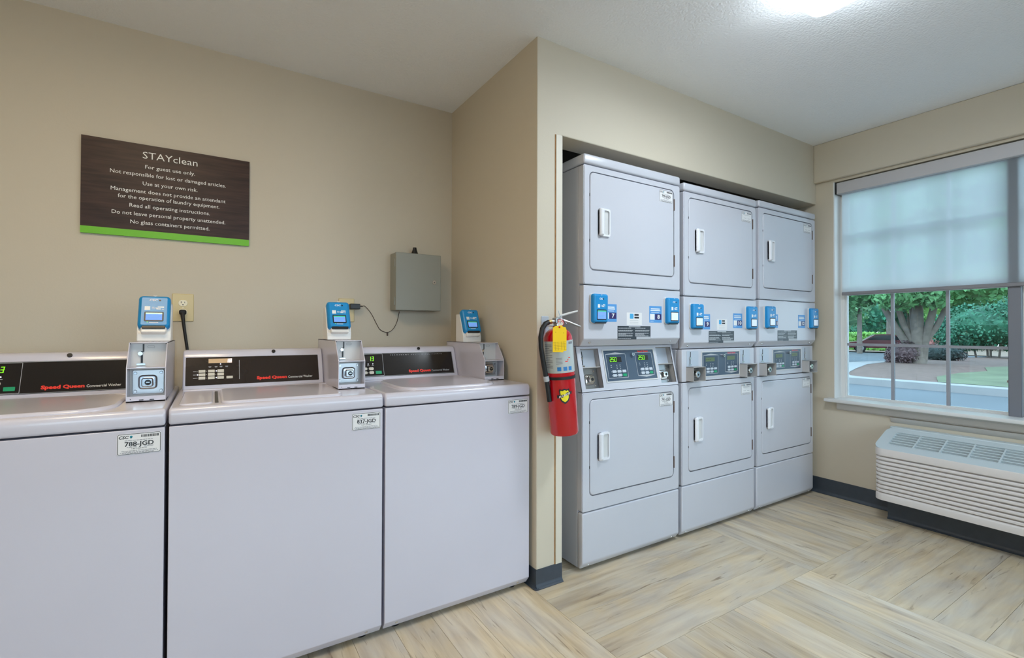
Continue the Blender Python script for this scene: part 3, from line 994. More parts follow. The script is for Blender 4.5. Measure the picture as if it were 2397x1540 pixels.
    sl_.build('vent_slot', INK, cb)
    # card reader on its wedge pedestal
    wd = MB().prism('x', [(.430, zt), (.430, zt + .030), (.474, zt + .137), (.486, zt + .143), (.520, zt + .143), (.520, zt)], bx0 + .001, bx1 - .001, .004, 2)
    FR = Frame((bx0 + .004, .4275, zt + .030), (1, 0, 0), (0, .044, .107))
    w, h = .0965, .131
    hs = MB().plate(FR, 0, w, .014, h + .012, .014, -.004, .024, .010, 5).build('card_reader', BLUE, t)
    wd.build('pedestal', PLASTIC, hs)
    MB().plate(FR, .010, w - .010, -.004, .02, .006, -.004, .018, .004).build('chin', PLASTIC, hs)
    reader_face(hs, Frame(FR.p(0, .014, 0), FR.u, FR.v), w, h, .024, True)
    # service sticker
    id_sticker(t, FF, W - .113, W - .010, .7785, .8395, code, n=.0002)
    return t

washer('white top loading washer with sticker 788 farthest from the pillar', -.7705, '788-JGD', 'wide', 1.098)
w837 = washer('white top loading washer with brown console panel and sticker 837', -.1115, '837-JGD', 'dark', 1.098)
washer('white top loading washer with sticker 789 beside the pillar', .5475, '789-JGD', 'narrow', 1.080)

# its power cord, plugged into the outlet on the back wall
pcb = V3((-.117 - w837.location.x, YB - .009 - w837.location.y, 1.22))
cpts = [(0, -.016, -.006), (.001, -.024, -.022), (.004, -.026, -.05), (.010, -.028, -.10), (.018, -.035, -.16), (.026, -.045, -.24), (.034, -.05, -.40), (.038, -.05, -.70)]
pc = MB().tube([pcb + V3(q) for q in cpts], [.009, .008, .0068, .0062, .006, .006, .006, .006], 10).build('power_cord', RUBBER, w837)
MB().plate(Frame(pcb), -.0135, .0135, -.013, .011, .008, 0, .022, .005).build('plug', RUBBER, pc)
# ------------------------------------------------------------------ stacked dryers
def front_section(parent, y0, z0, z1, W, door, chamfer=0.0):
    """front frame with a door opening; returns nothing"""
    F = Frame((0, y0, 0))
    du0, du1, dv0, dv1, rad = door
    m = MB()
    m.ring(F, rrect(0, W, z0, z1, .010, 6), rrect(du0, du1, dv0, dv1, rad, 6), -.036, -.004)
    m.ring(F, rrect(.0035, W - .0035, z0 + .0035, z1 - .0035, .008, 6), rrect(du0, du1, dv0, dv1, rad, 6), -.0045, 0)
    m.box(.004, W - .004, y0 + .022, y0 + .036, z0 + .004, z1 - .004)
    m.build('front_panel', ENAMEL_D, parent)

def dryer_door(parent, y0, door, handle, hinges, code):
    F = Frame((0, y0, 0))
    u0, u1, v0, v1, rad = door
    g = .0042
    d = MB().plate(F, u0 + g, u1 - g, v0 + g, v1 - g, rad - g, -.018, .0015, .004, 6).build('door', ENAMEL_D, parent)
    hu, hv = handle
    h = MB()
    w, hh = .072, .067
    N = .0015
    h.ring(F, rrect(hu, hu + w, hv - hh, hv + hh, .010), rrect(hu + .032, hu + w - .006, hv - hh + .009, hv + hh - .009, .009), N, N + .009)
    h.plate(F, hu, hu + .028, hv - hh, hv + hh, .010, N, N + .020, .009)
    h.build('handle', HANDLE, d)
    MB().plate(F, hu + .029, hu + w - .004, hv - hh + .006, hv + hh - .006, .008, N - .001, N + .0008).build('handle_pocket', PLASTIC_G, d)
    for z in hinges:
        MB().cyl((u1 - .0015, y0 - .0015, z - .031), (u1 - .0015, y0 - .0015, z + .031), .0032, seg=8).build('hinge', RUST, d)
    for z in (v0 + (v1 - v0) * .30, v0 + (v1 - v0) * .76):
        MB().fbox(F, u0 + .0005, u0 + .0038, z - .006, z + .006, -.01, .0008).build('door_bumper', BLACK, d)
    if code is not None:
        id_sticker(d, F, u1 - .118, u1 - .014, v1 - .075, v1 - .004 if v1 < 1 else v1 - .012, code, INK if code else INKG, n=.0017)
    return d

def number_sticker(parent, F, u0, u1, v0, v1, num, side):
    s = MB().plate(F, u0, u1, v0, v1, .002, 0, .0006).build('number_sticker', STICKB, parent, 0)
    w, h = u1 - u0, v1 - v0
    MB().fbox(F, u0 + (w * .46 if side else w * .06), u1 - w * .03 if side else u1 - w * .03, v0 + h * .17, v0 + h * .52, .0006, .0009).build('number_field', NAVY, s, 0)
    t = MB()
    t.text(F, num, u0 + w * .74, v0 + h * .24, h * .23, w * (.20 if len(num) == 1 else .36), 'C', .0012, bold=.03)
    if side:
        t.fbox(F, u0 + w * .06, u0 + w * .42, v0 + h * .17, v0 + h * .52, .0006, .0009)
    for v, a, c in ((.80, .12, .84), (.70, .10, .88), (.60, .16, .80), (.08, .08, .34)):
        t.fbox(F, u0 + w * a, u0 + w * c, v0 + h * v, v0 + h * (v + (.055 if v > .65 else .02)), .0006, .0009)
    t.build('lettering', WHITE, s, 0)

def dryer(label, x0, cfg):
    W = .684
    z = cfg['z']
    dy = cfg['lean']
    k = (1.739 + dy) / 1.739
    up = lambda q: CAM_H + (q - CAM_H) * k
    t = thing('stacked_dryer', label, 'dryer', (x0, 1.739, 0), group='stacked dryers in the wall niche')
    zk, zl, zc, zm, zu, ztop = z['kick'], z['low'], up(z['ctrl']), up(z['mid']), up(z['upper']), up(z['top'])
    # cabinets behind the fronts
    MB().box(.002, W - .002, .039, .70, .012, zl if cfg['sloped'] else zc - .002, .003, 1).build('cabinet', ENAMEL_D, t)
    if cfg['sloped']:
        MB().box(.002, W - .002, .111, .70, zl - .003, zc + .004).build('control_housing', ENAMEL_D, t)
    MB().box(.002, W - .002, .039 + dy, .70, zc + .002, zu, .003, 1).build('upper_cabinet', ENAMEL_D, t)
    MB().box(-.001, W + .001, dy - .003, .70, zu + .0045, ztop, .010, 3).build('top_lid', ENAMEL_D, t)
    # kick panel
    MB().prism('x', [(0, .042), (0, zk - .0022), (.036, zk - .0022), (.036, .014), (.020, .014)], .0005, W - .0005, .007, 3).build('kick_panel', ENAMEL_D, t)
    fk = Frame((0, .0105, .028), (1, 0, 0), V3((0, -.5, .86)))
    for u in (.045, W - .05):
        screw(t, fk, u, 0, .006, 0, CHROME)
    for u in (.05, W - .05):
        for y in (.07, .62):
            MB().cyl((u, y, 0), (u, y, .014), .02, seg=10).build('foot', BLACK, t)
    # lower and upper fronts with doors
    dl = (*cfg['dx'], *cfg['dlow'], .028)
    front_section(t, 0, zk + .0022, zl - .0022, W, dl)
    dryer_door(t, 0, dl, (cfg['hx'][0], cfg['hz'][0]), (cfg['dlow'][0] + .08, cfg['dlow'][1] - .085), cfg['codes'][0])
    du = (*cfg['dxu'], up(cfg['dup'][0]), up(cfg['dup'][1]), .028)
    front_section(t, dy, zm + .0022, zu, W, du)
    dryer_door(t, dy, du, (cfg['hx'][1], up(cfg['hz'][1])), (du[2] + .09, du[3] - .08), cfg['codes'][1])
    # payment panel
    MB().prism('x', [(dy, zc + .036), (dy, zm - .0022), (dy + .036, zm - .0022), (dy + .036, zc + .002), (dy + .028, zc + .002)], .0005, W - .0005, .006, 3).build('payment_panel', ENAMEL_D, t)
    FP = Frame((0, dy, 0))
    fs = Frame((0, dy + .013, zc + .019), (1, 0, 0), V3((0, -.62, .78)))
    for u in cfg['screws']:
        screw(t, fs, u, 0, .0065, .0005, CHROME)
    rz = up(cfg['rz'])
    for ru, lit in ((cfg['readers'][0], cfg['lit']), (cfg['readers'][1], False)):
        Fr = Frame((ru - .0475, dy, rz - .069))
        hs = MB().plate(Fr, 0, .095, 0, .138, .012, .006, .030, .010, 5).build('card_reader', BLUE, t)
        MB().plate(Fr, -.002, .097, -.002, .140, .012, 0, .0085, .002).build('back_plate', PLASTIC_G, hs)
        reader_face(hs, Frame(Fr.p(.009, 0, 0)), .077, .138, .030, lit, False, (.12, .90, .10, .46))
        MB().plate(Fr, .014, .083, -.003, .008, .003, .010, .025, .001).build('card_slot', BLACK, hs)
    for num, (a, b_, c, d) in cfg['numbers']:
        number_sticker(t, FP, a, b_, up(c), up(d), num, cfg['wide'] or int(num) % 2 == 0)
    if cfg['notice']:
        a, b_, c, d = cfg['notice']
        c, d = up(c), up(d); w, h = b_ - a, d - c
        s = MB().plate(FP, a, b_, c, d, .003, 0, .0005).build('notice_sticker', PAPER, t, 0)
        MB().plate(FP, a + w * .20, a + w * .44, d - h * .48, d - h * .08, .003, .0005, .0008).build('app_icon', SKYB, s, 0)
        q = MB()
        q.fbox(FP, a + w * .50, a + w * .78, d - h * .24, d - h * .10, .0005, .0008)
        q.fbox(FP, a + w * .50, a + w * .80, d - h * .46, d - h * .32, .0005, .0008)
        q.build('print_block', INK, s, 0)
        q = MB()
        for f_ in (.62, .75, .88):
            q.fbox(FP, a + w * .2, a + w * .76, d - h * (f_ + .02), d - h * f_, .0005, .0008)
        q.build('fine_print', SILVER, s, 0)
    a, b_, c, d = cfg['instr']
    c, d = up(c), up(d); w, h = b_ - a, d - c
    s = MB().fbox(FP, a, b_, c, d, 0, .0006).build('instruction_sticker', mat('charcoal_sticker', rgb(44, 52, 60), .3), t, 0)
    q = MB()
    rnd = random.Random(cfg['numbers'][0][0])
    q.fbox(FP, a + w * .33, a + w * .68, d - h * .09, d - h * .02, .0006, .0009)
    for col in (0.02, .52):
        for f_ in (.14, .30, .36, .52, .58, .66, .72, .90):
            if col > .4 and f_ > .8:
                continue
            x = col
            e_ = col + rnd.uniform(.22, .45)
            while x < e_:
                l = rnd.uniform(.03, .07)
                q.fbox(FP, a + w * x, a + w * min(x + l, e_), d - h * (f_ + .042), d - h * f_, .0006, .0009)
                x += l + .008
    q.fbox(FP, a + w * .56, a + w * .995, c + h * .01, c + h * .20, .0006, .0009)
    q.build('fine_print', SILVER, s, 0)

    # control section
    if cfg['sloped']:
        hgt = zc - zl - .002
        FCp = Frame((0, .003, zl + .001), (1, 0, 0), (0, .050, hgt))
        L = math.hypot(.050, hgt)
        nL, nR = (.027, .141), (.553, .672)
        va, vb = .014, L - .012
        m = MB()
        for u0, u1, v0, v1 in ((0, W, 0, va), (0, W, vb, L), (0, nL[0], va, vb), (nL[1], nR[0], va, vb), (nR[1], W, va, vb)):
            m.fbox(FCp, u0, u1, v0, v1, -.004, 0)
        for u0, u1 in ((0, .004), (W - .004, W)):
            m.prism('x', [(.003, zl + .001), (.053, zc - .001), (.11, zc - .001), (.11, zl + .001)], u0, u1)
        cp = m.build('control_section', ENAMEL_D, t, 30)
        DN = .032
        for a0, a1 in (nL, nR):
            vs_m = va + (vb - va) * .53
            n_ = MB()
            n_.fbox(FCp, a0 - .002, a0, va, vb, -DN, -.001)
            n_.fbox(FCp, a1, a1 + .002, va, vb, -DN, -.001)
            n_.fbox(FCp, a0, a1, va - .003, va, -DN, -.001)
            n_.fbox(FCp, a0, a1, vb, vb + .003, -DN, -.001)
            n_.fbox(FCp, a0, a1, vs_m - .0018, vs_m + .0018, -DN, -.002)
            n_.fbox(FCp, a0 - .002, a1 + .002, va - .003, vb + .003, -DN - .003, -DN)
            n_.build('coin_niche', COINGREY, cp)
            Fn = Frame(FCp.p(a0, vs_m + .002, -DN), FCp.u, FCp.v)
            hn = vb - vs_m - .004
            MB().fbox(Fn, .001, a1 - a0 - .004, 0, hn, 0, .002).build('slot_plate', ZINC, cp)
            coin_slide(cp, Frame(Fn.p(0, 0, .002), Fn.u, Fn.v), .026, .005, hn - .004, .85)
            Fl = Frame(FCp.p(a0, va, -DN), FCp.u, FCp.v)
            hl = vs_m - va - .003
            MB().fbox(Fl, .001, a1 - a0 - .001, 0, hl, 0, .001).build('lock_plate', STEEL, cp)
            lock_boss(cp, Frame(Fl.p(0, 0, .001), Fl.u, Fl.v), .050, hl * .45, 1.1)
            MB().cyl(Fl.p(.052, hl * .45, .0295), Fl.p(.052, hl * .45, .0305), .008, seg=14).build('keyway', BLACK, cp)
            for vv in (.014, hl - .014):
                MB().cyl(Fl.p(.088, vv, .001), Fl.p(.088, vv, .005), .005, .004, 10).build('bolt', CHROME, cp)
        pu0, pu1, pv0, pv1 = .170, .526, .042, L - .024
    else:
        hgt = zc - zl - .002
        FCp = Frame((0, 0, zl + .001))
        L = hgt
        cp = MB().box(.0005, W - .0005, 0, .036, zl + .002, zc - .001, .005, 2).build('control_section', ENAMEL_D, t)
        for a0 in cfg['coins']:
            a1 = a0 + .105
            Fc = Frame((a0, 0, zl))
            zbx = .083
            MB().plate(Fc, .005, .105, zbx + .004, L - .008, .002, 0, .0015, .0006).build('slot_plate', ZINC, cp)
            coin_slide(cp, Frame(Fc.p(0, 0, .0015)), .030, zbx + .010, L - .012, .8)
            n_ = MB()
            n_.box(a0, a0 + .002, -.049, .002, zl + .006, zl + zbx + .003)
            n_.box(a1 - .002, a1, -.049, .002, zl + .006, zl + zbx + .003)
            n_.box(a0, a1, -.049, .002, zl + zbx + .001, zl + zbx + .003)
            n_.box(a0, a1, -.049, .002, zl + .006, zl + .008)
            n_.build('coin_box', COINGREY, cp)
            Fl = Frame((a0, -.004, zl + .008))
            MB().fbox(Fl, .002, .103, 0, zbx - .008, -.003, 0).build('lock_plate', STEEL, cp)
            lk_ = MB()
            lk_.cyl(Fl.p(.052, .038, 0), Fl.p(.052, .038, .034), .019, seg=20)
            lk_.cyl(Fl.p(.052, .038, .034), Fl.p(.052, .038, .037), .019, .016, seg=20)
            lk_.build('lock', CHROME, cp)
            MB().cyl(Fl.p(.053, .036, .037), Fl.p(.053, .036, .0376), .006, seg=12).build('keyway', BLACK, cp)
        pu0, pu1, pv0, pv1 = cfg['disp']
        pv0, pv1 = pv0 - zl, pv1 - zl
    pw, ph = pu1 - pu0, pv1 - pv0
    fr = MB().outline(FCp, pu0 - .006, pu1 + .006, pv0 - .006, pv1 + .006, .003, .006, -.001, .003)
    fr.build('panel_frame', PLASTIC_G, cp)
    dp = MB().fbox(FCp, pu0, pu1, pv0, pv1, -.001, .001).build('display_panel', PANELS, t, 0)
    N = .001
    fld, sil, dig, lcd = MB(), MB(), MB(), MB()
    for i, (a, c) in enumerate(((.035, .42), (.61, .96))):
        u0, u1 = pu0 + pw * a, pu0 + pw * c
        v0, v1 = pv0 + ph * .09, pv1 - ph * .12
        if i:
            v0, v1 = pv0 + ph * .12, pv1 - ph * .09
        fld.fbox(FCp, u0, u1, v0, v1, N, N + .0002)
        sil.outline(FCp, u0, u1, v0, v1, .003, .0022, N, N + .0005)
        if i:
            sil.poly(FCp, [(u0, v0), ((u0 + u1) / 2, v0 - ph * .055), (u1, v0)], N, N + .0005)
        else:
            sil.poly(FCp, [(u0, v1), (u1, v1), ((u0 + u1) / 2, v1 + ph * .055)], N, N + .0005)
        w_ = u1 - u0
        lcd.fbox(FCp, u0 + w_ * .15, u0 + w_ * .76, v1 - ph * .27, v1 - ph * .10, N + .0002, N + .0006)
        s_ = cfg['digits'][i]
        if s_:
            dig.seg7(FCp, s_, u0 + w_ * .18, v1 - ph * .255, .0120, ph * .140, .0020, N + .0006, N + .001)
        for c_, rows in ((.18, (.36, .42)), (.46, (.36, .42, .47)), (.62, (.36, .42, .48))):
            for f_ in rows:
                sil.fbox(FCp, u0 + w_ * c_, u0 + w_ * (c_ + .05), v1 - ph * (f_ + .022), v1 - ph * f_, N + .0002, N + .0005)
        for r_ in range(2):
            for c_ in range(3):
                bu = u0 + w_ * (.22 + c_ * .25); bv = v0 + ph * (.045 + (1 - r_) * .125)
                go = c_ == 2 and r_ == 1
                MB().plate(FCp, bu, bu + w_ * .19, bv, bv + ph * .088, .0015, N + .0002, N + .0018, .0006).build('start_button' if go else 'button', GREENB if go else BUTTON2, dp)
                sil.fbox(FCp, bu - w_ * .045, bu - w_ * .015, bv + ph * .03, bv + ph * .055, N + .0002, N + .0005)
    fld.build('display_field', PANELN, dp, 0)
    sil.build('markings', SILVER, dp, 0)
    lcd.build('display_window', mat('unlit_display', rgb(40, 34, 32), .2) if cfg['lit'] else LCDD, dp, 0)
    dig.build('digits', LEDG if cfg['lit'] else INK, dp, 0)
    MB().text(FCp, 'Speed Queen', pu0 + pw * .785, pv1 - ph * .075, ph * .05, pw * .22, 'C', N + .0006, bold=.05).build('brand_lettering', REDP if cfg['lit'] else PINKP, dp, 0)
    kl = MB()
    kl.cyl(FCp.p(pu0 + pw * .545, pv1 - ph * .16, N), FCp.p(pu0 + pw * .545, pv1 - ph * .16, .014), .0085, seg=18)
    kl.build('key_lock', CHROME, dp)
    MB().cyl(FCp.p(pu0 + pw * .545, pv1 - ph * .16, .014), FCp.p(pu0 + pw * .545, pv1 - ph * .16, .0146), .003, seg=10).build('keyway', BLACK, dp)
    return t

dryer('white stacked dryer numbered 7 and 8 nearest the fire extinguisher', 1.4765, dict(
    z=dict(kick=.281, low=.848, ctrl=1.064, mid=1.359, upper=1.932, top=1.984), lean=-.008, sloped=True, lit=True, wide=True,
    dx=(.0415, .643), dxu=(.0345, .6365), dlow=(.352, .814), dup=(1.429, 1.904), hx=(.093, .089), hz=(.583, 1.665), codes=('791-JGD', '790-JGD'),
    rz=1.247, readers=(.085, .6015), screws=(.048, .620),
    numbers=(('7', (.120, .2115, 1.184, 1.271)), ('8', (.4425, .536, 1.183, 1.270))), notice=(.2805, .388, 1.168, 1.232),
    instr=(.2175, .4515, 1.096, 1.164), digits=('250', '250')))
dryer('white stacked dryer numbered 9 and 10 between the other two dryers', 2.184, dict(
    z=dict(kick=.286, low=.855, ctrl=1.037, mid=1.333, upper=1.914, top=1.963), lean=-.014, sloped=False, lit=False, wide=True,
    dx=(.053, .662), dxu=(.038, .648), dlow=(.355, .824), dup=(1.405, 1.886), hx=(.098, .093), hz=(.588, 1.648), codes=('', ''),
    rz=1.221, readers=(.0925, .6115), screws=(.045, .632),
    numbers=(('9', (.138, .2275, 1.148, 1.236)), ('10', (.446, .536, 1.157, 1.246))), notice=(.29, .386, 1.146, 1.209),
    instr=(.2157, .454, 1.069, 1.139), digits=('---', ''), coins=(.036, .532), disp=(.172, .524, .880, 1.016)))
dryer('white stacked dryer numbered 12 in the corner beside the window wall', 2.893, dict(
    z=dict(kick=.286, low=.852, ctrl=1.038, mid=1.340, upper=1.924, top=1.970), lean=-.018, sloped=False, lit=False, wide=True,
    dx=(.053, .657), dxu=(.041, .645), dlow=(.357, .823), dup=(1.412, 1.895), hx=(.104, .092), hz=(.582, 1.656), codes=('', ''),
    rz=1.228, readers=(.0965, .628), screws=(.050, .625),
    numbers=(('11', (.125, .211, 1.160, 1.248)), ('12', (.457, .544, 1.160, 1.250))), notice=None,
    instr=(.2065, .442, 1.075, 1.144), digits=('---', '---'), coins=(.030, .540), disp=(.184, .520, .886, 1.016)))

# ------------------------------------------------------------------ fire extinguisher and its wall hook
AX, AY = 1.266, 1.655
hk = thing('wall_hook', 'zinc wall hook plate behind the fire extinguisher valve', 'hook', (1.262, YW, 1.165))
MB().plate(Frame((0, 0, 0)), -.020, .020, -.055, .040, .004, 0, .004, .001).build('plate', ZINC, hk)
MB().box(-.012, .012, -.05, -.003, -.006, .0, .001, 1).build('arm', ZINC, hk)
EX = thing('fire_extinguisher', 'red fire extinguisher with yellow inspection tag hanging on the pillar', 'fire extinguisher', (AX + .0375, AY, .693), (0, math.radians(-5.0), 0))
R = .0625
c = MB().lathe([(.045, 0), (.058, .002), (R, .010), (R, .408), (.0605, .425), (.052, .443), (.036, .456), (.020, .462), (.019, .470), (.0, .470)], 40, False)
c.build('cylinder', REDX, EX)

def wrap(mb, rr, a0):
    """bend a flat mesh (x across, z up, -y outward) round the cylinder; x=0 faces angle a0"""
    out = []
    for p in mb.v:
        a = a0 + p.x / rr
        q = rr - p.y
        out.append(V3((math.cos(a) * q, math.sin(a) * q, p.z)))
    mb.v = out
    return mb

A0 = math.radians(-127)      # towards the camera
def grid_patch(x0, x1, z0, z1, n, y):
    m = MB()
    vs_ = [V3((x0 + (x1 - x0) * i / n, y, zz)) for zz in (z0, z1) for i in range(n + 1)]
    m.add(vs_, [(i, i + 1, n + 2 + i, n + 1 + i) for i in range(n)])
    return m
lb = wrap(grid_patch(-.110, .110, .272, .408, 36, -.0006), R, A0).build('instruction_label', LABELG, EX)
m = MB()
for i in range(14):
    z_ = .392 - i * .0075
    m.add(grid_patch(-.074, -.030 - .012 * (i % 3 == 2), z_, z_ + .0028, 6, -.0009).v, grid_patch(-.074, -.03, z_, z_ + .0028, 6, 0).f)
for i in range(5):
    z_ = .335 - i * .006
    m.add(grid_patch(-.015, .012, z_, z_ + .0018, 4, -.0009).v, grid_patch(0, 1, 0, 1, 4, 0).f)
m.add(grid_patch(.046, .072, .392, .402, 4, -.0009).v, grid_patch(0, 1, 0, 1, 4, 0).f)
wrap(m, R, A0).build('fine_print', INKG, lb, 0)
m = MB()
for x in (-.012, .014, .038):
    m.add(grid_patch(x, x + .017, .281, .298, 4, -.0009).v, grid_patch(0, 1, 0, 1, 4, 0).f)
wrap(m, R, A0).build('pictogram', mat('pictogram_blue', rgb(40, 120, 185), .4), lb, 0)
m = MB()
for x, z_, l in ((.024, .318, .012), (.034, .324, .006), (.040, .333, .010)):
    m.add(grid_patch(x, x + l, z_, z_ + .004, 3, -.0009).v, grid_patch(0, 1, 0, 1, 3, 0).f)
wrap(m, R, A0).build('red_mark', REDP, lb, 0)
wrap(grid_patch(-.190, .190, .243, .256, 64, -.002), R, A0).build('hose_strap', RUBBER, EX)
# shield emblem
def emblem_pts(s):
    return [(-.020 * s, .030 * s), (-.012 * s, .026 * s), (0, .031 * s), (.012 * s, .026 * s), (.020 * s, .030 * s), (.0235 * s, .022 * s), (.0215 * s, .006 * s), (.022 * s, -.010 * s), (.016 * s, -.024 * s), (.007 * s, -.031 * s), (0, -.035 * s), (-.007 * s, -.031 * s), (-.016 * s, -.024 * s), (-.022 * s, -.010 * s), (-.0215 * s, .006 * s), (-.0235 * s, .022 * s)]
def fan(pts, y, cx, cz):
    m = MB()
    vs_ = [V3((cx, y, cz))] + [V3((cx + a, y, cz + b_)) for a, b_ in pts]
    k = len(pts)
    return m.add(vs_, [(0, 1 + i, 1 + (i + 1) % k) for i in range(k)])
EMX, EMZ = .012, .176
em = wrap(fan(emblem_pts(1.0), -.0012, EMX, EMZ), R, A0).build('emblem', INK, EX, 0)
wrap(fan(emblem_pts(.77), -.0016, EMX, EMZ), R, A0).build('shield', YELLOW2, em, 0)
bn = MB()
bn.add([V3((EMX + a, -.0021, EMZ + b_)) for a, b_ in ((-.032, -.010), (-.011, -.0075), (.011, .0015), (.032, .006), (.032, .018), (.011, .0135), (-.011, .0045), (-.032, .003))], [(0, 1, 6, 7), (1, 2, 5, 6), (2, 3, 4, 5)])
wrap(bn, R, A0).build('banner', INK, em, 0)
Ft = Frame((EMX, -.0026, EMZ), (1, 0, .30), (-.1, 0, 1))
bt = MB().text(Ft, 'BUCKEYE', 0, -.0010, .0075, .050, 'C', 0, bold=.02, shear=.2)
wrap(bt, R, A0).build('lettering', WHITE, em, 0)
# valve, gauge, levers, hose, tag
v = MB()
v.cyl((0, 0, .466), (0, 0, .482), .017, .015, 20)
v.box(-.014, .014, -.015, .015, .480, .506, .004, 2)
v.cyl((-.014, 0, .490), (-.034, 0, .490), .008, .007, 14)
v.build('valve', STEEL, EX)
MB().cyl((-.030, 0, .490), (-.046, 0, .489), .0095, .0095, 14).build('hose_coupling', BRASS, EX)
gz = Frame((.006, -.016, .482), (.8, -.6, 0), (0, 0, 1))
ga = MB().cyl(gz.p(0, 0, -.006), gz.p(0, 0, .006), .0165, seg=24).build('gauge', REDX, EX)
MB().cyl(gz.p(0, 0, .006), gz.p(0, 0, .0066), .0135, seg=24).build('dial', WHITE, ga)
MB().fbox(gz, -.001, .001, -.002, .010, .0066, .0072).build('needle', INK, ga)
pn_ = MB()
pn_.poly(gz, [(-.011, -.001), (-.002, .010), (-.009, .008)], .0066, .0070)
pn_.poly(gz, [(.002, .010), (.011, -.001), (.009, .008)], .0066, .0070)
pn_.build('dial_zone', REDP, ga, 0)
lv = MB()
lv.tube([(.004, 0, .506), (.020, -.004, .512), (.060, -.012, .520), (.102, -.020, .527)], [.005, .0055, .005, .004], 8)
lv.build('carry_lever', PLASTIC_G, EX)
lv = MB()
lv.tube([(.006, -.002, .500), (.024, -.010, .494), (.060, -.022, .478), (.100, -.036, .458)], [.005, .0055, .005, .004], 8)
lv.build('squeeze_lever', STEEL, EX)
rp = MB().tube([(-.002, -.018, .536), (.004, -.019, .515), (.014, -.021, .500), (.026, -.022, .488), (.034, -.024, .476)], .0016, 6)
rp.build('safety_pin', STEEL, EX)
ho = MB().tube([(-.044, 0, .489), (-.062, -.001, .484), (-.082, -.003, .464), (-.093, -.004, .430), (-.095, -.004, .385), (-.090, -.004, .335), (-.084, -.004, .290), (-.0795, -.004, .258), (-.077, -.004, .235)],
               .0105, 14)
hs = ho.build('hose', RUBBER, EX)
MB().tube([(-.078, -.004, .242), (-.074, -.004, .20), (-.070, -.004, .152)], [.0095, .0098, .0100], 14).build('nozzle', RUBBER, hs)
MB().tube([(-.0805, -.004, .262), (-.0775, -.004, .240)], .0122, 14).build('hose_clip', SILVER, hs)
MB().tube([(-.078, -.004, .250), (-.064, -.006, .250)], .005, 8).build('clip_arm', RUBBER, hs)
Fg = Frame((-.030, -.047, .462), (.8, -.6, 0), (.16, .21, 1))
tg = MB()
pts = [(-.012, .010), (.014, .012), (.020, .005), (.031, .002), (.034, -.010), (.027, -.098), (.016, -.098), (.012, -.104), (.0, -.102), (-.030, -.100), (-.024, -.010), (-.022, .004)]
tg.poly(Fg, pts, 0, .0008)
tgo = tg.build('inspection_tag', YELLOW, EX, 0)
g = MB()
for i in range(6):
    g.fbox(Fg, -.026 + .0006 * i, .027, -.060 - .0065 * i, -.0595 - .0065 * i, .0008, .001)
for a in (-.018, -.006, .008, .019):
    g.fbox(Fg, a, a + .0006, -.094, -.058, .0008, .001)
for a, b_ in ((-.012, -.016), (.020, -.022)):
    g.cyl(Fg.p(a, b_, .0008), Fg.p(a, b_, .0012), .0014, seg=8)
g.build('tag_print', INK, tgo, 0)
MB().cyl(Fg.p(.005, .004, .0008), Fg.p(.005, .004, .0016), .004, seg=12).build('eyelet', REDX, tgo)

# ------------------------------------------------------------------ wall air conditioner
PT = thing('wall_air_conditioner', 'white through-wall air conditioner under the window with louvred front', 'air conditioner', (3.36, 1.30, .145))
po = V3(PT.location)
def ptac(mb, name, m, parent=None, smooth=38):
    return rel(mb, po).build(name, m, parent or PT, smooth)
Y0, Y1 = .233, 1.30
FZ = lambda zz: Frame((0, 0, zz), (1, 0, 0), (0, 1, 0))
ptac(MB().prism('y', [(3.378, .150), (3.378, .440), (3.60, .505), (XW, .505), (XW, .150)], Y0 + .02, Y1 - .02, .006, 2), 'core', PTACW)
ptac(MB().plate(FZ(0), 3.36, XW - .001, Y0, Y1, .055, .143, .186, .012, 8), 'lower_band', PTACW)
ptac(MB().plate(FZ(0), 3.36, XW - .001, Y0, Y1, .055, .405, .447, .004, 8), 'upper_band', PTACW)
NL = 9
for i in range(NL):
    z0_ = .1915 + i * (.405 - .1915) / NL
    ptac(MB().plate(FZ(0), 3.3615, XW - .002, Y0 + .0015, Y1 - .0015, .055, z0_, z0_ + .0142, .004, 8), 'louver', PTACW)
# sloped deck with grille
FDk = Frame((3.3625, Y1, .447), (0, -1, 0), (.232, 0, .098))
LD = math.hypot(.232, .098)
wU = Y1 - Y0
dk = MB()
outer = rrect(0, wU, 0, LD, .055, 6)
inner = rrect(.058, wU - .058, .052, LD - .052, .018, 6)
dk.ring(FDk, outer, inner, -.05, 0)
ptac(dk, 'deck', PTACT)
ptac(MB().plate(FZ(0), 3.585, XW - .001, Y0, Y1, .03, .45, .546, .004, 6), 'rear_deck', PTACT)
ptac(MB().fbox(FDk, .05, wU - .05, .04, LD - .04, -.046, -.038), 'air_outlet', PTACD, smooth=0)
ng = 6
for i in range(ng):
    vv = .062 + i * (LD - .124) / (ng - 1)
    ptac(MB().fbox(FDk, .058, wU - .058, vv - .0035, vv + .0035, -.018, -.004), 'grille_slat', PTACT, smooth=0)
nr = 8
for i in range(1, nr):
    uu = .058 + i * (wU - .116) / nr
    ptac(MB().fbox(FDk, uu - .0035, uu + .0035, .054, LD - .054, -.018, -.002), 'grille_rib', PTACT, smooth=0)
# ------------------------------------------------------------------ outdoors
def gz_(x):
    return -.1 - .0145 * (x - 12.9)

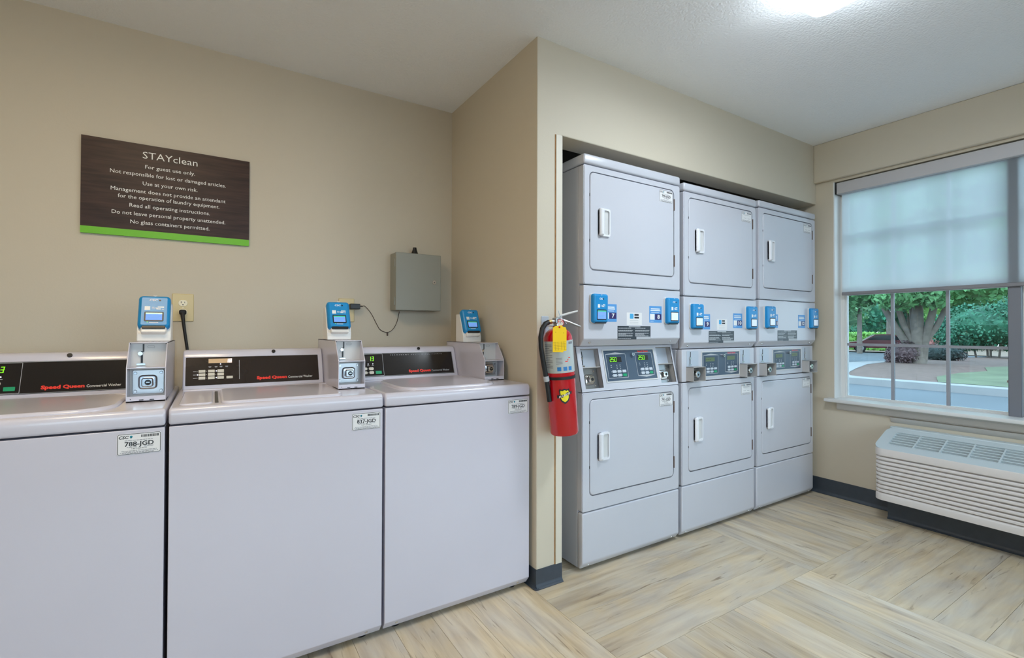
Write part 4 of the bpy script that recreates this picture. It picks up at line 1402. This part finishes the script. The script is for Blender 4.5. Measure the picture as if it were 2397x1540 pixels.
def ground_poly(name, pts, m, lift=0.0, thick=0.0):
    mb = MB()
    k = len(pts)
    vs_ = [V3((a, b_, gz_(a) + lift)) for a, b_ in pts]
    fs_ = [tuple(range(k))]
    if thick:
        vs_ += [V3((a, b_, gz_(a) + lift - thick)) for a, b_ in pts]
        fs_ += [(i, k + i, k + (i + 1) % k, (i + 1) % k) for i in range(k)]
    mb.add(vs_, fs_)
    o = mb.build(name, m, None, 0)
    for p in o.data.polygons[:1]:
        if p.normal.z < 0:
            o.data.flip_normals()
    return struct(o)

ASPH = mat('pale_asphalt', rgb(96, 104, 110), .9, noise=(.6, .10))
CONC = mat('sunlit_concrete', rgb(150, 152, 154), .85, noise=(2, .06))
MULCH = mat('pine_straw_mulch', rgb(112, 92, 84), .95, noise=(5, .25))
GRASS = mat('patchy_grass', rgb(100, 112, 86), .95, noise=(1.2, .22))
VERGE = mat('sandy_verge', rgb(140, 122, 108), .95, noise=(1, .1))
BARK = mat('grey_bark', rgb(122, 114, 106), .9, noise=(6, .2))
LEAF1 = mat('leaf_mid_green', rgb(90, 146, 92), .6, noise=(1.5, .35))
LEAF2 = mat('leaf_dark_green', rgb(48, 116, 88), .5, noise=(2.0, .35))
LEAF3 = mat('leaf_pale_green', rgb(136, 184, 136), .6, noise=(1.0, .30))
LEAF4 = mat('leaf_yellow_green', rgb(124, 178, 88), .6, noise=(2.0, .25))
LEAFR = mat('leaf_brown_purple', rgb(96, 78, 82), .6, noise=(6, .35))
LEAFD = mat('leaf_blue_green', rgb(60, 78, 76), .6, noise=(6, .35))

road = MB()
road.add([V3((3.86, -40, gz_(3.86))), V3((90, -40, gz_(90))), V3((90, 70, gz_(90))), V3((3.86, 70, gz_(3.86)))], [(0, 1, 2, 3)])
struct(road.build('road', ASPH, None, 0))
yard = MB().add([V3((-60, -60, -.12)), V3((3.86, -60, -.12)), V3((3.86, YR - .1, -.12)), V3((-60, YR - .1, -.12))], [(0, 1, 2, 3)])
struct(yard.build('rear_yard', ASPH, None, 0))
ground_poly('road_verge', [(42.5, -10), (90, -10), (90, 40), (42.5, 40)], VERGE, .05)
isl = [(13.1, -30), (52, -30), (52, 8.2), (40, 8.6), (32, 8.7), (24.2, 8.5), (20, 7.9), (17, 7.0), (15, 6.35), (13.9, 5.95), (13.3, 5.65), (13.1, 5.3)]
ground_poly('planting_island', isl, MULCH, .13, .1)
kb = [(12.55, -30), (13.15, -30), (13.15, 5.3), (13.35, 5.62), (13.95, 5.92), (15, 6.32), (17, 6.97), (20, 7.87), (24.2, 8.47), (24.3, 8.75), (21, 8.75), (18.9, 8.45), (16.5, 7.75), (14, 6.7), (12.95, 6.1), (12.6, 5.4)]
ground_poly('kerb', kb, CONC, .145, .15)
ground_poly('lawn', [(13.25, -30), (30, -30), (30, 5.2), (25, 5.0), (22.2, 5.3), (19.5, 4.6), (17.5, 4.7), (15.2, 4.5), (14.2, 4.2), (13.25, 3.9)], GRASS, .145)

def leaves(mb, c, r, n, size, rnd):
    cx, cy, cz = c; rx, ry, rz = r
    for _ in range(n):
        while True:
            d = V3((rnd.gauss(0, 1), rnd.gauss(0, 1), rnd.gauss(0, 1)))
            if d.length > .1:
                break
        d.normalize()
        k = rnd.uniform(.72, 1.06)
        p = V3((cx + d.x * rx * k, cy + d.y * ry * k, cz + d.z * rz * k))
        nrm = (d + V3((rnd.uniform(-1, 1), rnd.uniform(-1, 1), rnd.uniform(-.6, 1)))).normalized()
        a = nrm.orthogonal().normalized()
        a.rotate(Matrix.Rotation(rnd.uniform(0, 6.28), 3, nrm))
        b_ = nrm.cross(a)
        s = size * rnd.uniform(.6, 1.3)
        mb.add([p + a * s, p + b_ * s * .55, p - a * s, p - b_ * s * .55], [(0, 1, 2, 3)])

def blob(mb, c, r, rnd, sub_=2):
    bm = bmesh.new()
    bmesh.ops.create_icosphere(bm, subdivisions=sub_, radius=1.0)
    for v_ in bm.verts:
        k = rnd.uniform(.68, .88)
        v_.co = V3((c[0] + v_.co.x * r[0] * k, c[1] + v_.co.y * r[1] * k, c[2] + v_.co.z * r[2] * k))
    mb._bm(bm)

def foliage(parent, name, blobs, n, size, m, seed, base):
    rnd = random.Random(seed)
    mb = MB()
    for c_, r_ in blobs:
        blob(mb, c_, r_, rnd)
        leaves(mb, c_, r_, n, size, rnd)
    return rel(mb, V3(base)).build(name, m, parent, 0)

def stem(path, radii, parent, base, m=None, name='trunk'):
    return rel(MB().tube(path, radii, 10), V3(base)).build(name, m or BARK, parent)

def at_px(px, d):
    """ground point on the compass line px (2397-wide frame) at forward distance d metres"""
    r_ = (px - 1198.5) / 1121.36
    return (d * (math.sin(_yaw) + r_ * math.cos(_yaw)), d * (math.cos(_yaw) - r_ * math.sin(_yaw)))

# spreading multi-stem tree on the island
x, y = 23.1, 7.42
b0 = (x, y, gz_(x) + .1)
T = thing('spreading_tree', 'thick multi-stemmed tree with ribbed grey trunk on the mulch island', 'tree', b0)
g0 = b0[2]
stem([(x, y, g0 - .05), (x, y, g0 + .25), (x, y, g0 + .9), (x, y, g0 + 1.6), (x + .05, y, g0 + 2.4), (x + .1, y - .1, g0 + 4)], [.33, .25, .22, .20, .16, .08], T, b0)
for dx, dy, r0, h0 in ((-.45, 1.05, .12, .35), (-.2, .62, .11, .55), (.1, -.55, .13, .2), (.3, -.9, .10, .5), (.4, .3, .12, .6)):
    stem([(x + dx * .15, y + dy * .18, g0 + .05), (x + dx * .25, y + dy * .26, g0 + h0 + .4), (x + dx * .6, y + dy * .62, g0 + 1.5), (x + dx, y + dy, g0 + 2.5), (x + dx * 1.5, y + dy * 1.6, g0 + 3.8)], [r0 * 1.3, r0 * 1.1, r0, r0 * .8, r0 * .4], T, b0, name='side_stem')
crown = [((x, y, g0 + 3.7), (2.6, 2.7, 1.3)), ((x - .6, y + 1.9, g0 + 3.0), (1.3, 1.3, .75)), ((x - .4, y - 1.9, g0 + 3.05), (1.4, 1.4, .8)), ((x - 1.2, y + .2, g0 + 2.65), (.9, .75, .6)), ((x - .8, y - .9, g0 + 2.6), (.7, .7, .5)), ((x, y, g0 + 5.6), (2.4, 2.6, 1.4)), ((x + .3, y + 1.6, g0 + 6.9), (2.2, 2.6, 1.5)), ((x + .3, y - 1.9, g0 + 6.8), (2.2, 2.6, 1.5)), ((x + .6, y, g0 + 8.2), (2.0, 2.6, 1.3)), ((x - .5, y + 3.0, g0 + 4.6), (1.5, 1.3, 1.0)), ((x - .5, y - 3.0, g0 + 4.5), (1.5, 1.4, 1.1))]
foliage(T, 'foliage', crown, 900, .11, LEAF1, 3, b0)

def simple_tree(label, px, d, h, cr, trunk_r, m, seed, lean=0.0, low=.32, group='trees beyond the road'):
    x, y = at_px(px, d)
    b_ = (x, y, gz_(x) + .03)
    t = thing('tree', label, 'tree', b_, group=group)
    stem([(x, y, b_[2]), (x, y + lean * .3, b_[2] + h * .25), (x, y + lean, b_[2] + h * .55), (x, y + lean * 1.2, b_[2] + h * .8)], [trunk_r * 1.2, trunk_r, trunk_r * .7, trunk_r * .3], t, b_)
    rnd = random.Random(seed)
    bl = []
    for i in range(9):
        a = rnd.uniform(0, 6.28); q = rnd.uniform(.1, .75) * cr
        bl.append(((x + math.cos(a) * q, y + lean + math.sin(a) * q, b_[2] + h * (low + (1 - low) * (i + .5) / 9)), (cr * rnd.uniform(.45, .62), cr * rnd.uniform(.45, .62), h * .14)))
    foliage(t, 'foliage', bl, 420, .05 * cr + .04, m, seed, b_)
    return t
simple_tree('slender pale tree standing before the clipped hedge, beside the parked car', 2012, 33, 7.5, 2.7, .14, LEAF3, 21, group=None)
simple_tree('slim leaning tree stem between the round bush and the spreading tree', 2207, 31, 6.5, 1.6, .13, LEAF4, 22, 1.0, .45, group=None)
for i, (px, d, h, cr, k, lab) in enumerate((
        (1985, 54, 13, 3.9, 1, 'pale leafy tree in the wood behind the slender pale tree'),
        (2035, 51, 11, 3.6, 0, 'dark leafy tree in the wood behind the parked car'),
        (2083, 55, 13, 3.9, 2, 'mid green leafy tree in the wood behind the slim grey pole'),
        (2130, 51, 12, 3.8, 0, 'dark leafy tree in the wood behind the ribbed grey trunk'),
        (2178, 54, 13, 3.9, 1, 'pale leafy tree in the wood behind the blue green shrub'),
        (2225, 50, 12, 3.8, 0, 'dark leafy tree in the wood behind the leaning stem'),
        (2275, 53, 14, 3.9, 1, 'pale leafy tree in the wood above the rounded evergreen bush'),
        (2325, 50, 13, 3.9, 2, 'mid green leafy tree in the wood behind the rounded evergreen bush'),
        (2375, 48, 13, 3.9, 1, 'pale leafy tree in the wood beside the dark window post'))):
    simple_tree(lab, px, d, h * 1.5, cr, .25, (LEAF2, LEAF3, LEAF1)[k], 40 + i, low=.10)
pl_ = at_px(2081, 38)
ut = thing('utility_pole', 'slim grey pole rising in front of the hedge behind the car', 'pole', (pl_[0], pl_[1], gz_(pl_[0])))
MB().cyl((0, 0, 0), (0, 0, 3.2), .20, .15, 12).build('shaft', BARK, ut)
MB().cyl((0, 0, 3.2), (0, 0, 3.3), .17, .05, 12).build('cap', BARK, ut)

# clipped hedge
hx = 47.5
hb = (hx, 22, gz_(hx) + .05)
H = thing('clipped_hedge', 'long clipped green hedge running beyond the road', 'hedge', hb)
rnd = random.Random(5)
mb = MB()
mb.box(hx, hx + 1.6, 13, 31, gz_(hx), gz_(hx) + 1.45, .2, 2)
for _ in range(5200):
    f_ = rnd.random()
    if f_ < .62:
        p = V3((hx - .02 + rnd.uniform(-.08, .05), rnd.uniform(13, 31), gz_(hx) + rnd.uniform(.05, 1.5)))
    else:
        p = V3((hx + rnd.uniform(-.05, 1.6), rnd.uniform(13, 31), gz_(hx) + 1.45 + rnd.uniform(-.05, .12)))
    nn = V3((rnd.uniform(-1, .2), rnd.uniform(-1, 1), rnd.uniform(-.3, 1))).normalized()
    a = nn.orthogonal().normalized(); a.rotate(Matrix.Rotation(rnd.uniform(0, 6.28), 3, nn)); b_ = nn.cross(a)
    s = rnd.uniform(.07, .16)
    mb.add([p + a * s, p + b_ * s * .6, p - a * s, p - b_ * s * .6], [(0, 1, 2, 3)])
rel(mb, V3(hb)).build('foliage', LEAF4, H, 0)

def bush(name, label, px, d, blobs, n, size, m, seed, cat='bush', stems=0):
    x, y = at_px(px, d)
    b_ = (x, y, gz_(x) + .13)
    t = thing(name, label, cat, b_)
    foliage(t, 'foliage', [((x + dx, y + dy, b_[2] + dz), r_) for (dx, dy, dz), r_ in blobs], n, size, m, seed, b_)
    rnd = random.Random(seed)
    for i in range(stems):
        a = rnd.uniform(-1, 1)
        stem([(x + a * .3, y + a, b_[2] - .03), (x + a * .5, y + a * 1.3, b_[2] + .9)], [.05, .04], t, b_, name='stem')
    return t
bush('evergreen_bush', 'large rounded dark evergreen bush at the back of the lawn', 2318, 26, [((0, 0, 1.75), (2.0, 2.35, 1.35)), ((0, 1.1, 1.15), (1.4, 1.3, .85)), ((.2, -1.6, 1.5), (1.6, 1.8, 1.25)), ((0, -1.0, 2.3), (1.3, 1.3, 1.1))], 2600, .085, LEAF2, 61, stems=5)
bush('low_shrub', 'small brownish purple shrub against the spreading tree trunk', 2114, 18.6, [((0, 0, .42), (.5, .52, .46)), ((.1, .35, .25), (.35, .3, .3))], 900, .045, LEAFR, 62, 'shrub')
bush('low_shrub', 'low spreading blue green shrub behind the spreading tree', 2192, 22.0, [((0, 0, .32), (.6, .75, .42)), ((0, -.55, .3), (.5, .5, .38))], 900, .045, LEAFD, 63, 'shrub')
bush('red_shrub', 'low reddish shrub seen above the blue green shrub', 2205, 30, [((0, .6, .62), (.7, .8, .5)), ((0, -.5, .6), (.7, .8, .48))], 700, .06, mat('leaf_dusty_red', rgb(150, 98, 92), .7, noise=(4, .2)), 64, 'shrub')

# parked car
cxp, cyp = at_px(2066, 36)
CR = thing('parked_car', 'dark red sedan parked along the hedge', 'car', (cxp, cyp, gz_(cxp) + .02), (0, 0, math.radians(-64)))
PAINT = mat('dark_red_car_paint', rgb(98, 34, 40), .25, coat=.6)
side_ = [(-2.25, .35), (-2.28, .62), (-2.1, .78), (-1.25, .90), (-.55, 1.36), (.55, 1.40), (1.35, 1.02), (2.15, .95), (2.28, .70), (2.22, .35)]
MB().prism('y', side_, -.86, .86, .06, 2).build('body', PAINT, CR)
for s_ in (-1, 1):
    MB().prism('y', [(-1.02, .95), (-.50, 1.29), (.50, 1.33), (1.12, 1.02), (1.0, .95)], s_ * .862 - .004, s_ * .862 + .004).build('side_glass', mat('car_glass', rgb(30, 36, 42), .08), CR)
MB().add([V3((1.34, -.7, 1.05)), V3((1.34, .7, 1.05)), V3((.62, .62, 1.405)), V3((.62, -.62, 1.405))], [(0, 1, 2, 3)]).build('windscreen', mat('pale_car_glass', rgb(170, 190, 205), .05), CR, 0)  # light falling on the windscreen is put into its pale colour
for wx in (-1.4, 1.42):
    for s_ in (-1, 1):
        wo = MB().cyl((wx, s_ * .70, .33), (wx, s_ * .885, .33), .33, seg=24).build('wheel', RUBBER, CR)
        MB().cyl((wx, s_ * .885, .33), (wx, s_ * .892, .33), .20, seg=16).build('hub_cap', STEEL, wo)
for s_ in (-1, 1):
    MB().box(2.17, 2.29, s_ * .66 - .16, s_ * .66 + .16, .72, .86, .02, 1).build('tail_light', mat('tail_light_red', rgb(190, 50, 50), .3), CR)
